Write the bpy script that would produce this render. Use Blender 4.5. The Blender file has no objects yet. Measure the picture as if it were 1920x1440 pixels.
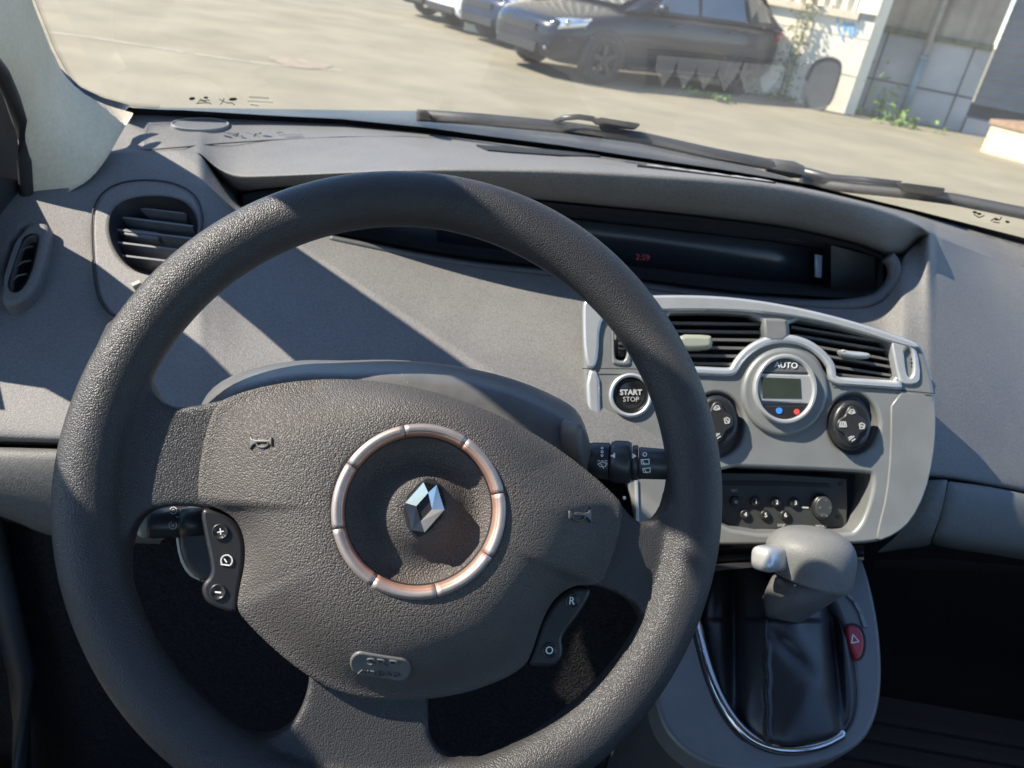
import bpy, bmesh, math, random
import numpy as np
from math import radians, sin, cos, pi, atan2, degrees
random.seed(7); rng = np.random.default_rng(7)
SC = bpy.context.scene
COL = SC.collection
V = lambda *a: np.array(a, dtype=float)
def unit(a): a = np.asarray(a, float); return a/np.linalg.norm(a)

# ------------------------------------------------------------------ camera
FPX, PITCH, ROLL = 1478.0, radians(28), radians(10)
CAM = V(0, 0, 1.30)
_X = V(1, 0, 0); FW = V(0, cos(PITCH), -sin(PITCH)); _U = V(0, sin(PITCH), cos(PITCH))
RT = cos(ROLL)*_X+sin(ROLL)*_U; UP = -sin(ROLL)*_X+cos(ROLL)*_U
cd = bpy.data.cameras.new('camera'); cam = bpy.data.objects.new('camera', cd); COL.objects.link(cam)
cd.sensor_width = 36; cd.lens = 36*FPX/1920; cd.clip_start = .02; cd.clip_end = 500
from mathutils import Matrix, Vector
M = Matrix(((RT[0], UP[0], -FW[0], CAM[0]), (RT[1], UP[1], -FW[1], CAM[1]), (RT[2], UP[2], -FW[2], CAM[2]), (0, 0, 0, 1)))
cam.matrix_world = M
cd.dof.use_dof = True; cd.dof.focus_distance = .50; cd.dof.aperture_fstop = 13
SC.camera = cam

# ------------------------------------------------------------------ sky, sun, exposure
SUN_EL, SUN_AZ = radians(42), radians(-4)
L = V(-cos(SUN_EL)*cos(SUN_AZ), cos(SUN_EL)*sin(SUN_AZ), sin(SUN_EL))
w = bpy.data.worlds.new('World'); SC.world = w; w.use_nodes = True
nt = w.node_tree; bg = nt.nodes['Background']
sk = nt.nodes.new('ShaderNodeTexSky'); sk.sky_type = 'NISHITA'; sk.sun_disc = False
sk.sun_elevation = SUN_EL; sk.sun_rotation = atan2(L[0], L[1]); sk.air_density = 1.0; sk.dust_density = .1; sk.ozone_density = 6
nt.links.new(sk.outputs[0], bg.inputs[0]); bg.inputs[1].default_value = .135
sd = bpy.data.lights.new('sun', 'SUN'); so = bpy.data.objects.new('sun', sd); COL.objects.link(so)
sd.energy = 5.0; sd.angle = radians(.53); sd.color = (1, .91, .78)
so.rotation_euler = Vector(L).to_track_quat('Z', 'Y').to_euler()
SC.view_settings.view_transform = 'Standard'; SC.view_settings.look = 'None'
SC.view_settings.exposure = 1.28; SC.view_settings.gamma = 1
SC.cycles.use_denoising = True
SC.cycles.max_bounces = 8; SC.cycles.transparent_max_bounces = 16

# ------------------------------------------------------------------ projection helpers (pixel of the 1920x1440 photo -> point in the car)
def ray(px, py): return FW+RT*(px-960)/FPX-UP*(py-720)/FPX
def P(px, py, d): return CAM+ray(px, py)*d
def onp(px, py, o, n):
    v = ray(px, py); return CAM+v*(np.dot(o-CAM, n)/np.dot(v, n))
def onz(px, py, z): return onp(px, py, V(0, 0, z), V(0, 0, 1))
def proj(p):
    v = np.asarray(p)-CAM; z = v@FW; return 960+FPX*(v@RT)/z, 720-FPX*(v@UP)/z
def depth(p): return (np.asarray(p)-CAM)@FW
def ip(tab, x):
    xs = sorted(tab); return float(np.interp(x, xs, [tab[k] for k in xs]))
class Fr:
    """a flat working plane in the car"""
    def __init__(s, o, n):
        s.o = np.asarray(o, float); s.n = unit(n)
        s.u = unit(RT-s.n*(RT@s.n)); s.v = np.cross(s.n, s.u)
    def l(s, px, py, h=0):
        p = onp(px, py, s.o+s.n*h, s.n)-s.o; return (p@s.u, p@s.v)
    def w(s, a, b, h=0): return s.o+s.u*a+s.v*b+s.n*h
    def p(s, px, py, h=0): a = s.l(px, py, h); return s.w(a[0], a[1], h)
    def k(s, px, py, h=0):  # metres per pixel here
        return depth(s.p(px, py, h))/FPX
    def many(s, pts, h=0): return [s.l(x, y, h) for x, y in pts]

# ------------------------------------------------------------------ materials
def mat(name, col, rough=.5, metal=0, bump=None, noise=None, spec=.5, coat=0, emis=None, speck=None):
    m = bpy.data.materials.new(name); m.use_nodes = True
    N = m.node_tree; b = N.nodes['Principled BSDF']; lk = N.links.new
    c = (*col, 1)
    b.inputs['Base Color'].default_value = c; b.inputs['Roughness'].default_value = rough
    b.inputs['Metallic'].default_value = metal; b.inputs['Specular IOR Level'].default_value = spec
    b.inputs['Coat Weight'].default_value = coat; b.inputs['Coat Roughness'].default_value = .04
    tc = N.nodes.new('ShaderNodeTexCoord')
    src = None
    if noise:
        sc, amt, det = noise
        n = N.nodes.new('ShaderNodeTexNoise'); n.inputs['Scale'].default_value = sc; n.inputs['Detail'].default_value = det
        lk(tc.outputs['Object'], n.inputs['Vector'])
        r = N.nodes.new('ShaderNodeMapRange'); r.inputs[1].default_value = .3; r.inputs[2].default_value = .7
        r.inputs[3].default_value = 1-amt; r.inputs[4].default_value = 1+amt; lk(n.outputs[0], r.inputs[0])
        mx = N.nodes.new('ShaderNodeVectorMath'); mx.operation = 'SCALE'; mx.inputs[0].default_value = col
        # broad uneven wear and grime on top of the fine grain
        nb = N.nodes.new('ShaderNodeTexNoise'); nb.inputs['Scale'].default_value = max(sc*.035, .35); nb.inputs['Detail'].default_value = 5; nb.inputs['Roughness'].default_value = .65
        lk(tc.outputs['Object'], nb.inputs['Vector'])
        rb_ = N.nodes.new('ShaderNodeMapRange'); rb_.inputs[1].default_value = .3; rb_.inputs[2].default_value = .7; rb_.inputs[3].default_value = .92; rb_.inputs[4].default_value = 1.08; lk(nb.outputs[0], rb_.inputs[0])
        mu = N.nodes.new('ShaderNodeMath'); mu.operation = 'MULTIPLY'; lk(r.outputs[0], mu.inputs[0]); lk(rb_.outputs[0], mu.inputs[1])
        lk(mu.outputs[0], mx.inputs['Scale']); src = mx.outputs[0]
        rr = N.nodes.new('ShaderNodeMapRange'); rr.inputs[1].default_value = .3; rr.inputs[2].default_value = .7; rr.inputs[3].default_value = max(rough-.05, .03); rr.inputs[4].default_value = min(rough+.06, 1); lk(nb.outputs[0], rr.inputs[0]); lk(rr.outputs[0], b.inputs['Roughness'])
        lk(src, b.inputs['Base Color'])
    if speck:  # pale dust specks lying on the surface
        sc, thr, scol = speck
        n = N.nodes.new('ShaderNodeTexVoronoi'); n.inputs['Scale'].default_value = sc
        lk(tc.outputs['Object'], n.inputs['Vector'])
        n3 = N.nodes.new('ShaderNodeTexNoise'); n3.inputs['Scale'].default_value = 22; lk(tc.outputs['Object'], n3.inputs['Vector'])
        r = N.nodes.new('ShaderNodeMath'); r.operation = 'LESS_THAN'; lk(n.outputs['Distance'], r.inputs[0])
        th = N.nodes.new('ShaderNodeMapRange'); th.inputs[1].default_value = .4; th.inputs[2].default_value = .75
        th.inputs[3].default_value = 0; th.inputs[4].default_value = thr; lk(n3.outputs[0], th.inputs[0]); lk(th.outputs[0], r.inputs[1])
        mx = N.nodes.new('ShaderNodeMix'); mx.data_type = 'RGBA'; mx.inputs[6].default_value = c; mx.inputs[7].default_value = (*scol, 1)
        if src: lk(src, mx.inputs[6])
        lk(r.outputs[0], mx.inputs[0]); lk(mx.outputs[2], b.inputs['Base Color'])
    if bump:
        kind, sc, st, dist = bump
        if kind == 'leather':
            n0 = N.nodes.new('ShaderNodeTexNoise'); n0.inputs['Scale'].default_value = sc*.45; n0.inputs['Detail'].default_value = 1
            lk(tc.outputs['Object'], n0.inputs['Vector'])
            ad = N.nodes.new('ShaderNodeVectorMath'); ad.operation = 'MULTIPLY_ADD'; ad.inputs[1].default_value = (.9/sc,)*3
            lk(n0.outputs['Color'], ad.inputs[0]); lk(tc.outputs['Object'], ad.inputs[2])
            v = N.nodes.new('ShaderNodeTexVoronoi'); v.feature = 'SMOOTH_F1'; v.inputs['Scale'].default_value = sc; v.inputs['Smoothness'].default_value = .35
            lk(ad.outputs[0], v.inputs['Vector'])
            iv = N.nodes.new('ShaderNodeMath'); iv.operation = 'MULTIPLY'; iv.inputs[1].default_value = -1; lk(v.outputs['Distance'], iv.inputs[0]); out = iv.outputs[0]
        else:
            n = N.nodes.new('ShaderNodeTexNoise'); n.inputs['Scale'].default_value = sc; n.inputs['Detail'].default_value = 2
            lk(tc.outputs['Object'], n.inputs['Vector']); out = n.outputs[0]
        bp = N.nodes.new('ShaderNodeBump'); bp.inputs['Strength'].default_value = st; bp.inputs['Distance'].default_value = dist
        lk(out, bp.inputs['Height']); lk(bp.outputs[0], b.inputs['Normal'])
    if emis:
        b.inputs['Emission Color'].default_value = (*emis[0], 1); b.inputs['Emission Strength'].default_value = emis[1]
    return m
LEA = mat('wheel_leather', (.033, .0325, .034), .45, bump=('leather', 1200, .65, .0006), noise=(25, .12, 3), spec=.4)
PADM = mat('airbag_grained_plastic', (.066, .060, .056), .48, bump=('leather', 1150, .75, .0008), noise=(30, .1, 3), spec=.35)
DASH = mat('dash_grained_plastic', (.150, .145, .140), .6, bump=('noise', 900, .7, .0006), noise=(500, .16, 2), spec=.35, speck=(120, .055, (.3, .29, .27)))
DASHLOW = mat('lower_dash_plastic', (.105, .105, .098), .6, bump=('noise', 800, .6, .0006), noise=(300, .14, 2), spec=.35)
DARK = mat('dark_recess_plastic', (.012, .012, .014), .55, bump=('noise', 700, .3, .0004), spec=.4)
BLACKP = mat('black_smooth_plastic', (.014, .014, .015), .36, noise=(60, .2, 2), spec=.5, speck=(260, .10, (.18, .18, .17)))
RUBBER = mat('black_rubber', (.018, .018, .019), .6, noise=(120, .2, 2), bump=('noise', 600, .3, .0004))
SHROUD = mat('column_shroud_plastic', (.10, .10, .10), .42, bump=('noise', 1200, .35, .0003), noise=(80, .1, 2), speck=(230, .13, (.45, .44, .42)))
SILV = mat('matt_silver_plastic', (.215, .22, .215), .38, .35, noise=(40, .07, 4), bump=('noise', 1500, .12, .0002), speck=(320, .07, (.6, .6, .58)))
SILVL = mat('bright_silver_plastic', (.52, .525, .53), .3, .55, noise=(60, .05, 3))
GREYP = mat('grey_satin_plastic', (.15, .15, .15), .5, .1, noise=(60, .08, 3), bump=('noise', 1400, .2, .0002))
CHROME = mat('chrome', (.5, .5, .5), .16, 1, noise=(50, .05, 2))
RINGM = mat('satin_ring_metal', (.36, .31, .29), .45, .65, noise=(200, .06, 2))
RINGREFL = mat('ring_warm_reflection', (.50, .29, .215), .42, .7, noise=(200, .06, 2))  # warm reflection on the ring put into the colour
WHITE = mat('white_print', (.75, .75, .73), .6)
GREYPR = mat('grey_print', (.42, .42, .41), .6)
TRIM = mat('pillar_fabric_trim', (.66, .57, .42), .85, bump=('noise', 1500, .35, .0004), noise=(260, .06, 3), spec=.2)
CARPET = mat('black_carpet', (.016, .016, .017), .95, bump=('noise', 500, 1, .003), noise=(300, .5, 3), spec=.1)
LEATHBOOT = mat('black_boot_leather', (.022, .022, .024), .36, bump=('leather', 900, .2, .0003), spec=.5)
KNOBM = mat('gear_knob_leather', (.155, .155, .153), .5, bump=('leather', 800, .35, .0005), noise=(90, .06, 3), spec=.4)
KNOBD = mat('gear_knob_lower', (.09, .09, .09), .5, bump=('leather', 800, .3, .0005), spec=.4)
REDP = mat('hazard_red_plastic', (.42, .035, .045), .4, noise=(80, .1, 2))
REDT = mat('red_display_segments', (.16, .012, .02), .4, emis=((1, .05, .08), .02))
LCD = mat('lcd_glass', (.035, .045, .036), .18, noise=(60, .1, 2), spec=.6)
BLUET = mat('blue_print', (.03, .22, .75), .5)
REDD = mat('red_print', (.6, .05, .05), .5)
SCREEN = mat('instrument_screen', (.020, .022, .028), .3, noise=(20, .2, 2))
BODY = mat('own_car_paint', (.03, .035, .04), .35, coat=.5, noise=(5, .1, 2))
LINER = mat('headliner', (.22, .21, .2), .9, bump=('noise', 400, .3, .001), noise=(60, .05, 2))

def glassmat(name, tint, dust, rough=.02):
    m = bpy.data.materials.new(name); m.use_nodes = True; N = m.node_tree; N.nodes.clear(); lk = N.links.new
    o = N.nodes.new('ShaderNodeOutputMaterial'); t = N.nodes.new('ShaderNodeBsdfTransparent'); t.inputs[0].default_value = (*tint, 1)
    g = N.nodes.new('ShaderNodeBsdfGlossy'); g.inputs[0].default_value = (1, 1, 1, 1); g.inputs['Roughness'].default_value = rough
    f = N.nodes.new('ShaderNodeFresnel'); f.inputs[0].default_value = 1.45
    mx = N.nodes.new('ShaderNodeMixShader'); lk(f.outputs[0], mx.inputs[0]); lk(t.outputs[0], mx.inputs[1]); lk(g.outputs[0], mx.inputs[2])
    tc = N.nodes.new('ShaderNodeTexCoord')
    n = N.nodes.new('ShaderNodeTexNoise'); n.inputs['Scale'].default_value = 9; n.inputs['Detail'].default_value = 6; lk(tc.outputs['Object'], n.inputs['Vector'])
    r = N.nodes.new('ShaderNodeMapRange'); r.inputs[1].default_value = .35; r.inputs[2].default_value = .7; r.inputs[3].default_value = dust*.55; r.inputs[4].default_value = dust*1.4; lk(n.outputs[0], r.inputs[0])
    vo = N.nodes.new('ShaderNodeTexVoronoi'); vo.inputs['Scale'].default_value = 95; lk(tc.outputs['Object'], vo.inputs['Vector'])
    ls = N.nodes.new('ShaderNodeMath'); ls.operation = 'LESS_THAN'; ls.inputs[1].default_value = .075; lk(vo.outputs['Distance'], ls.inputs[0])
    ml = N.nodes.new('ShaderNodeMath'); ml.operation = 'MULTIPLY'; ml.inputs[1].default_value = .16; lk(ls.outputs[0], ml.inputs[0])
    ad = N.nodes.new('ShaderNodeMath'); ad.operation = 'ADD'; lk(r.outputs[0], ad.inputs[0]); lk(ml.outputs[0], ad.inputs[1])
    d = N.nodes.new('ShaderNodeBsdfTranslucent'); d.inputs[0].default_value = (.9, .87, .8, 1)
    d2 = N.nodes.new('ShaderNodeBsdfDiffuse'); d2.inputs[0].default_value = (.9, .87, .8, 1)
    mm = N.nodes.new('ShaderNodeMixShader'); lk(d.outputs[0], mm.inputs[1]); lk(d2.outputs[0], mm.inputs[2])
    m2 = N.nodes.new('ShaderNodeMixShader'); lk(ad.outputs[0], m2.inputs[0]); lk(mx.outputs[0], m2.inputs[1]); lk(mm.outputs[0], m2.inputs[2])
    lk(m2.outputs[0], o.inputs[0]); return m
GLASS = glassmat('dusty_windscreen_glass', (.93, .95, .93), .055)

# ------------------------------------------------------------------ object helpers
ORG = {}
def tag(o, label=None, cat=None, group=None, kind=None):
    if label: o['label'] = label
    if cat: o['category'] = cat
    if group: o['group'] = group
    if kind: o['kind'] = kind
    return o
def thing(name, label, cat, loc=(0, 0, 0), group=None):
    o = bpy.data.objects.new(name, None); COL.objects.link(o); o.location = loc; o.empty_display_size = .05
    ORG[o.name] = np.array(loc, float); return tag(o, label, cat, group)
def obj(name, verts, faces, m, parent=None, smooth=True, mods=()):
    org = ORG[parent.name] if parent else V(0, 0, 0)
    me = bpy.data.meshes.new(name)
    me.from_pydata([tuple(np.asarray(v, float)-org) for v in verts], [], [tuple(int(i) for i in f) for f in faces])
    me.validate(); me.update()
    bm = bmesh.new(); bm.from_mesh(me); bmesh.ops.recalc_face_normals(bm, faces=bm.faces); bm.to_mesh(me); bm.free()
    if smooth:
        for p in me.polygons: p.use_smooth = True
    me.materials.append(m)
    o = bpy.data.objects.new(name, me); COL.objects.link(o)
    if parent: o.parent = parent
    ORG[o.name] = org
    for k in mods:
        if k[0] == 'sub': a = o.modifiers.new('s', 'SUBSURF'); a.levels = a.render_levels = k[1]
        elif k[0] == 'sol': a = o.modifiers.new('t', 'SOLIDIFY'); a.thickness = k[1]; a.offset = k[2] if len(k) > 2 else 0
        elif k[0] == 'bev': a = o.modifiers.new('b', 'BEVEL'); a.width = k[1]; a.segments = 3; a.limit_method = 'ANGLE'; a.angle_limit = radians(35)
    if not smooth or any(k[0] == 'bev' for k in mods):
        for p in me.polygons: p.use_smooth = any(k[0] == 'bev' for k in mods)
    return o
class MB:
    def __init__(s): s.v = []; s.f = []
    def add(s, v, f):
        n = len(s.v); s.v += [np.asarray(x, float) for x in v]; s.f += [[i+n for i in q] for q in f]; return s
    def grid(s, G, cu=False, cv=False, capu=False):
        G = np.asarray(G, float); r, c = G.shape[:2]; f = []
        for i in range(r if cu else r-1):
            for j in range(c if cv else c-1):
                f.append([i*c+j, i*c+(j+1) % c, ((i+1) % r)*c+(j+1) % c, ((i+1) % r)*c+j])
        if capu: f.append(list(range(c))[::-1]); f.append([(r-1)*c+j for j in range(c)])
        return s.add(G.reshape(-1, 3), f)
    def box(s, c, ax, h):
        c = np.asarray(c, float); ax = [np.asarray(a, float) for a in ax]
        v = [c+ax[0]*i*h[0]+ax[1]*j*h[1]+ax[2]*k*h[2] for i in (-1, 1) for j in (-1, 1) for k in (-1, 1)]
        return s.add(v, [[0, 1, 3, 2], [4, 6, 7, 5], [0, 4, 5, 1], [2, 3, 7, 6], [0, 2, 6, 4], [1, 5, 7, 3]])
    def wbox(s, x0, x1, y0, y1, z0, z1): return s.box(((x0+x1)/2, (y0+y1)/2, (z0+z1)/2), (V(1, 0, 0), V(0, 1, 0), V(0, 0, 1)), ((x1-x0)/2, (y1-y0)/2, (z1-z0)/2))
    def tube(s, pts, r, n=10, cap=True, flat=1, up=None):
        pts = [np.asarray(p, float) for p in pts]; R = r if hasattr(r, '__len__') else [r]*len(pts); G = []
        for i, p in enumerate(pts):
            t = unit(pts[min(i+1, len(pts)-1)]-pts[max(i-1, 0)])
            a = up if up is not None else (V(0, 0, 1) if abs(t[2]) < .9 else V(1, 0, 0))
            b = unit(np.cross(t, a)); c = np.cross(b, t)
            G.append([p+R[i]*(cos(q)*b+flat*sin(q)*c) for q in np.linspace(0, 2*pi, n, endpoint=False)])
        return s.grid(G, cv=True, capu=cap)
    def build(s, name, m, parent=None, smooth=True, mods=()): return obj(name, s.v, s.f, m, parent, smooth, mods)
def chaikin(p, it=2, closed=True):
    p = np.asarray(p, float)
    for _ in range(it):
        q = np.roll(p, -1, 0) if closed else p[1:]
        a = p if closed else p[:-1]
        r = np.empty((2*len(a), p.shape[1])); r[0::2] = a*.75+q*.25; r[1::2] = a*.25+q*.75
        p = r if closed else np.vstack([p[:1], r, p[-1:]])
    return p
def ellipse(cx, cy, rx, ry, n=40, rot=0):
    t = np.linspace(0, 2*pi, n, endpoint=False); c, s_ = cos(rot), sin(rot)
    return [(cx+rx*cos(a)*c-ry*sin(a)*s_, cy+rx*cos(a)*s_+ry*sin(a)*c) for a in t]
def curve_mesh(name, outs, extrude, bevel, res=2):
    cu = bpy.data.curves.new(name, 'CURVE'); cu.dimensions = '2D'; cu.fill_mode = 'BOTH'
    cu.extrude = max(extrude-bevel, 0); cu.bevel_depth = bevel; cu.bevel_resolution = res; cu.offset = -bevel
    for o in outs:
        s = cu.splines.new('POLY'); s.points.add(len(o)-1); s.use_cyclic_u = True
        for i, q in enumerate(o): s.points[i].co = (q[0], q[1], 0, 1)
    t = bpy.data.objects.new(name, cu); COL.objects.link(t)
    dg = bpy.context.evaluated_depsgraph_get(); me = bpy.data.meshes.new_from_object(t.evaluated_get(dg))
    v = [tuple(x.co) for x in me.vertices]; f = [list(p.vertices) for p in me.polygons]
    bpy.data.objects.remove(t); bpy.data.curves.remove(cu); bpy.data.meshes.remove(me)
    return v, f
def plate(name, fr, outs, h0, h1, bevel, m, parent, px=True, smooth_it=0, hp=None, sharp=False):
    """flat part on plane fr between heights h0 and h1; outlines traced at height hp (default top)"""
    hp = h1 if hp is None else hp
    O = []
    for o in outs:
        o = chaikin(o, smooth_it) if smooth_it else o
        O.append([fr.l(q[0], q[1], hp) for q in o] if px else o)
    v, f = curve_mesh(name, O, (h1-h0)/2, bevel)
    o = obj(name, [fr.w(a, b, c+(h0+h1)/2) for a, b, c in v], f, m, parent, smooth=False)
    if bevel > 0:
        me = o.data
        for p in me.polygons: p.use_smooth = True
        a = o.modifiers.new('n', 'WEIGHTED_NORMAL'); a.keep_sharp = False; a.weight = 60
    return o
def text(name, body, fr, px, py, h, hpx, m, parent, rot=0, depth_=.0002, bold=0, xs=1):
    cu = bpy.data.curves.new(name, 'FONT'); cu.body = body; cu.align_x = 'CENTER'; cu.align_y = 'CENTER'; cu.extrude = depth_; cu.offset = bold
    cu.resolution_u = 3
    k = fr.k(px, py, h); cu.size = hpx*k*1.4
    t = bpy.data.objects.new(name, cu); COL.objects.link(t)
    dg = bpy.context.evaluated_depsgraph_get(); me = bpy.data.meshes.new_from_object(t.evaluated_get(dg))
    a0, b0 = fr.l(px, py, h); c, s_ = cos(rot), sin(rot)
    v = [fr.w(a0+x.co[0]*xs*c-x.co[1]*s_, b0+x.co[0]*xs*s_+x.co[1]*c, h+x.co[2]) for x in me.vertices]; f = [list(p.vertices) for p in me.polygons]
    bpy.data.objects.remove(t); bpy.data.curves.remove(cu); bpy.data.meshes.remove(me)
    return obj(name, v, f, m, parent, smooth=False)
def strokes(name, fr, lines, h, wpx, m, parent, th=.0004):
    """thin printed lines, traced in photo pixels on plane fr"""
    b = MB()
    for ln in lines:
        k = fr.k(*ln[0], h)
        pts = [fr.l(x, y, h) for x, y in ln]
        for (a, c) in zip(pts[:-1], pts[1:]):
            d = V(c[0]-a[0], c[1]-a[1]); ln_ = np.linalg.norm(d)
            if ln_ == 0: continue
            d /= ln_; q = V(-d[1], d[0])*wpx*k/2; e = d*wpx*k*.3
            A = [V(*a)-e+q, V(*a)-e-q, V(*c)+e-q, V(*c)+e+q]
            vs = [fr.w(z[0], z[1], h) for z in A]+[fr.w(z[0], z[1], h+th) for z in A]
            b.add(vs, [[0, 1, 2, 3], [4, 5, 6, 7], [0, 1, 5, 4], [1, 2, 6, 5], [2, 3, 7, 6], [3, 0, 4, 7]])
    return b.build(name, m, parent, smooth=False)
def circ(cx, cy, r, n=20, a0=0, a1=360): return [(cx+r*cos(radians(a)), cy+r*sin(radians(a))) for a in np.linspace(a0, a1, n)]
def inflate(rows, d0, kd=.8, n=24, bulge=None):
    """closed body from silhouette rows (y, xl, xr): each row an ellipse lying front to back"""
    G = []
    for (y, xl, xr) in rows:
        cx, hw = (xl+xr)/2, (xr-xl)/2; c = P(cx, y, d0); r = hw*d0/FPX
        G.append([c+r*cos(t)*RT-FW*r*kd*sin(t) for t in np.linspace(0, 2*pi, n, endpoint=False)])
    return G

# ==================================================================  SETTING OUTSIDE
GRD = mat('yard_asphalt', (.240, .213, .150), .9, noise=(1.1, .16, 8), bump=('noise', 60, .5, .01), spec=.2)
def groundmat():
    N = GRD.node_tree; b = N.nodes['Principled BSDF']; lk = N.links.new
    src = b.inputs['Base Color'].links[0].from_socket
    tc = [n for n in N.nodes if n.type == 'TEX_COORD'][0]
    def patch(sc, lo, hi, col, src, st=1):
        mp = N.nodes.new('ShaderNodeMapping'); mp.inputs['Scale'].default_value = sc; lk(tc.outputs['Object'], mp.inputs[0])
        n = N.nodes.new('ShaderNodeTexNoise'); n.inputs['Scale'].default_value = 1; n.inputs['Detail'].default_value = 6; n.inputs['Roughness'].default_value = .62; lk(mp.outputs[0], n.inputs['Vector'])
        r = N.nodes.new('ShaderNodeMapRange'); r.inputs[1].default_value = lo; r.inputs[2].default_value = hi; r.inputs[4].default_value = st; lk(n.outputs[0], r.inputs[0])
        mx = N.nodes.new('ShaderNodeMix'); mx.data_type = 'RGBA'; lk(r.outputs[0], mx.inputs[0]); lk(src, mx.inputs[6]); mx.inputs[7].default_value = (*col, 1); return mx.outputs[2]
    s = patch((.25, .5, 1), .52, .66, (.205, .185, .14), src, .5)
    s = patch((.9, 2.2, 1), .62, .70, (.15, .14, .115), s, .5)
    s = patch((14, 14, 1), .66, .74, (.36, .34, .29), s, .5)
    vo = N.nodes.new('ShaderNodeTexVoronoi'); vo.feature = 'DISTANCE_TO_EDGE'; vo.inputs['Scale'].default_value = .28
    nz = N.nodes.new('ShaderNodeTexNoise'); nz.inputs['Scale'].default_value = 1.3; nz.inputs['Detail'].default_value = 5; lk(tc.outputs['Object'], nz.inputs['Vector'])
    av_ = N.nodes.new('ShaderNodeVectorMath'); av_.operation = 'MULTIPLY_ADD'; av_.inputs[1].default_value = (.9, .9, 0); lk(nz.outputs['Color'], av_.inputs[0]); lk(tc.outputs['Object'], av_.inputs[2]); lk(av_.outputs[0], vo.inputs['Vector'])
    r = N.nodes.new('ShaderNodeMapRange'); r.inputs[1].default_value = .0; r.inputs[2].default_value = .004; r.inputs[3].default_value = .16; r.inputs[4].default_value = 0; lk(vo.outputs['Distance'], r.inputs[0])
    mx = N.nodes.new('ShaderNodeMix'); mx.data_type = 'RGBA'; lk(r.outputs[0], mx.inputs[0]); lk(s, mx.inputs[6]); mx.inputs[7].default_value = (.09, .08, .06, 1); s = mx.outputs[2]
    s = patch((45, 45, 1), .60, .70, (.15, .135, .10), s, .45)
    lk(s, b.inputs['Base Color'])
groundmat()
tag(MB().grid([[(-150, -60, 0), (150, -60, 0)], [(-150, 260, 0), (150, 260, 0)]]).build('ground', GRD), kind='structure')
# faded painted line and reddish stain on the yard
LINEP = mat('faded_line_paint', (.37, .335, .26), .9, noise=(6, .25, 6))
def gline(pts, wd, z=.004):
    b = MB()
    for a, c in zip(pts[:-1], pts[1:]):
        a, c = onz(*a, z), onz(*c, z); d = unit(c-a); q = V(-d[1], d[0], 0)*wd/2
        b.add([a-q, a+q, c+q, c-q], [[0, 1, 2, 3]])
    return b
tag(gline([(60, 56), (170, 70), (300, 90), (345, 98)], .07).build('painted_line', LINEP, smooth=False), kind='structure')
tag(gline([(365, 101), (400, 106), (440, 112), (520, 122), (640, 132)], .06).build('painted_line', LINEP, smooth=False), kind='structure')
STAIN = mat('rust_stain', (.255, .205, .15), .9, noise=(8, .2, 6))
o_ = [onz(*q, .006) for q in chaikin([(495, 104), (560, 108), (600, 116), (628, 124), (600, 130), (560, 128), (520, 118)], 2)]
tag(obj('ground_stain', o_, [list(range(len(o_)))], STAIN, smooth=False), kind='structure')

# ---- buildings on the right
WALLW = mat('white_painted_wall', (.76, .69, .55), .85, noise=(1.6, .07, 8), bump=('noise', 40, .3, .01), spec=.2)
CONC = mat('grey_concrete_panel', (.40, .39, .365), .88, noise=(1.3, .2, 8), bump=('noise', 50, .4, .01), spec=.2)
CONCD = mat('dark_concrete_joint', (.10, .10, .095), .9, noise=(3, .2, 4))
CLADW = mat('cream_corrugated_sheet', (.66, .58, .44), .6, noise=(3, .1, 5))
CLADB = mat('brown_corrugated_sheet', (.36, .29, .205), .65, noise=(2.5, .2, 6))
MOSS = mat('mossy_ledge', (.13, .13, .07), .95, noise=(9, .4, 5))
SHUT = mat('grey_shutter_paint', (.15, .155, .155), .6, noise=(4, .1, 5))
SANDST = mat('cream_plaster_block', (.72, .60, .38), .9, noise=(5, .18, 7), bump=('noise', 40, .5, .01))
BRICKT = mat('brown_coping', (.30, .19, .12), .85, noise=(12, .25, 5))
BLUEG = mat('graffiti_blue_spray', (.24, .42, .60), .9, noise=(6, .3, 5))
PIPEU = mat('galvanised_pipe', (.42, .42, .38), .5, .3, noise=(8, .12, 4))
PIPEL = mat('pipe_blue_grey_paint', (.20, .27, .29), .55, noise=(8, .15, 4))
cw = onz(1583, 213, 0); cw = V(cw[0], cw[1], 0)              # outer corner of the white wall
dw = unit(V(-.91, .41, 0)); nw = V(-dw[1], dw[0], 0)
if nw[1] > 0: nw = -nw
class WF(Fr):
    def __init__(s, o, u):
        s.o = np.asarray(o, float); s.u = unit(u); s.v = V(0, 0, 1); n = np.cross(s.u, s.v); s.n = n if n@(CAM-s.o) > 0 else -n
WW = WF(cw, -dw)    # u runs right towards the corner
def wpl(name, fr, pts, h0, h1, m, parent, px=True):
    A = [fr.l(x, y, h1) for x, y in pts] if px else pts; n = len(A)
    v = [fr.w(a, b, h0) for a, b in A]+[fr.w(a, b, h1) for a, b in A]
    return obj(name, v, [list(range(n)), list(range(n, 2*n))]+[[i, (i+1) % n, n+(i+1) % n, n+i] for i in range(n)], m, parent, smooth=False)
def corrug(fr, u0, u1, z0, z1, h, amp, pitch):
    us = np.arange(u0, u1+.001, pitch/8); G = []
    for z in (z0, z1): G.append([fr.w(u, z, h+amp*max(-.6, min(.6, sin(2*pi*u/pitch)))) for u in us])
    return MB().grid(G)
bw = thing('white_warehouse', 'white painted warehouse wall with cream corrugated cladding and blue graffiti', 'building', tuple(cw))
zl = WW.l(1600, 36, 0)[1]
wpl('lower_wall', WW, [(-7, 0), (0, 0), (0, zl), (-7, zl)], -.25, 0, WALLW, bw, px=False)
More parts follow.
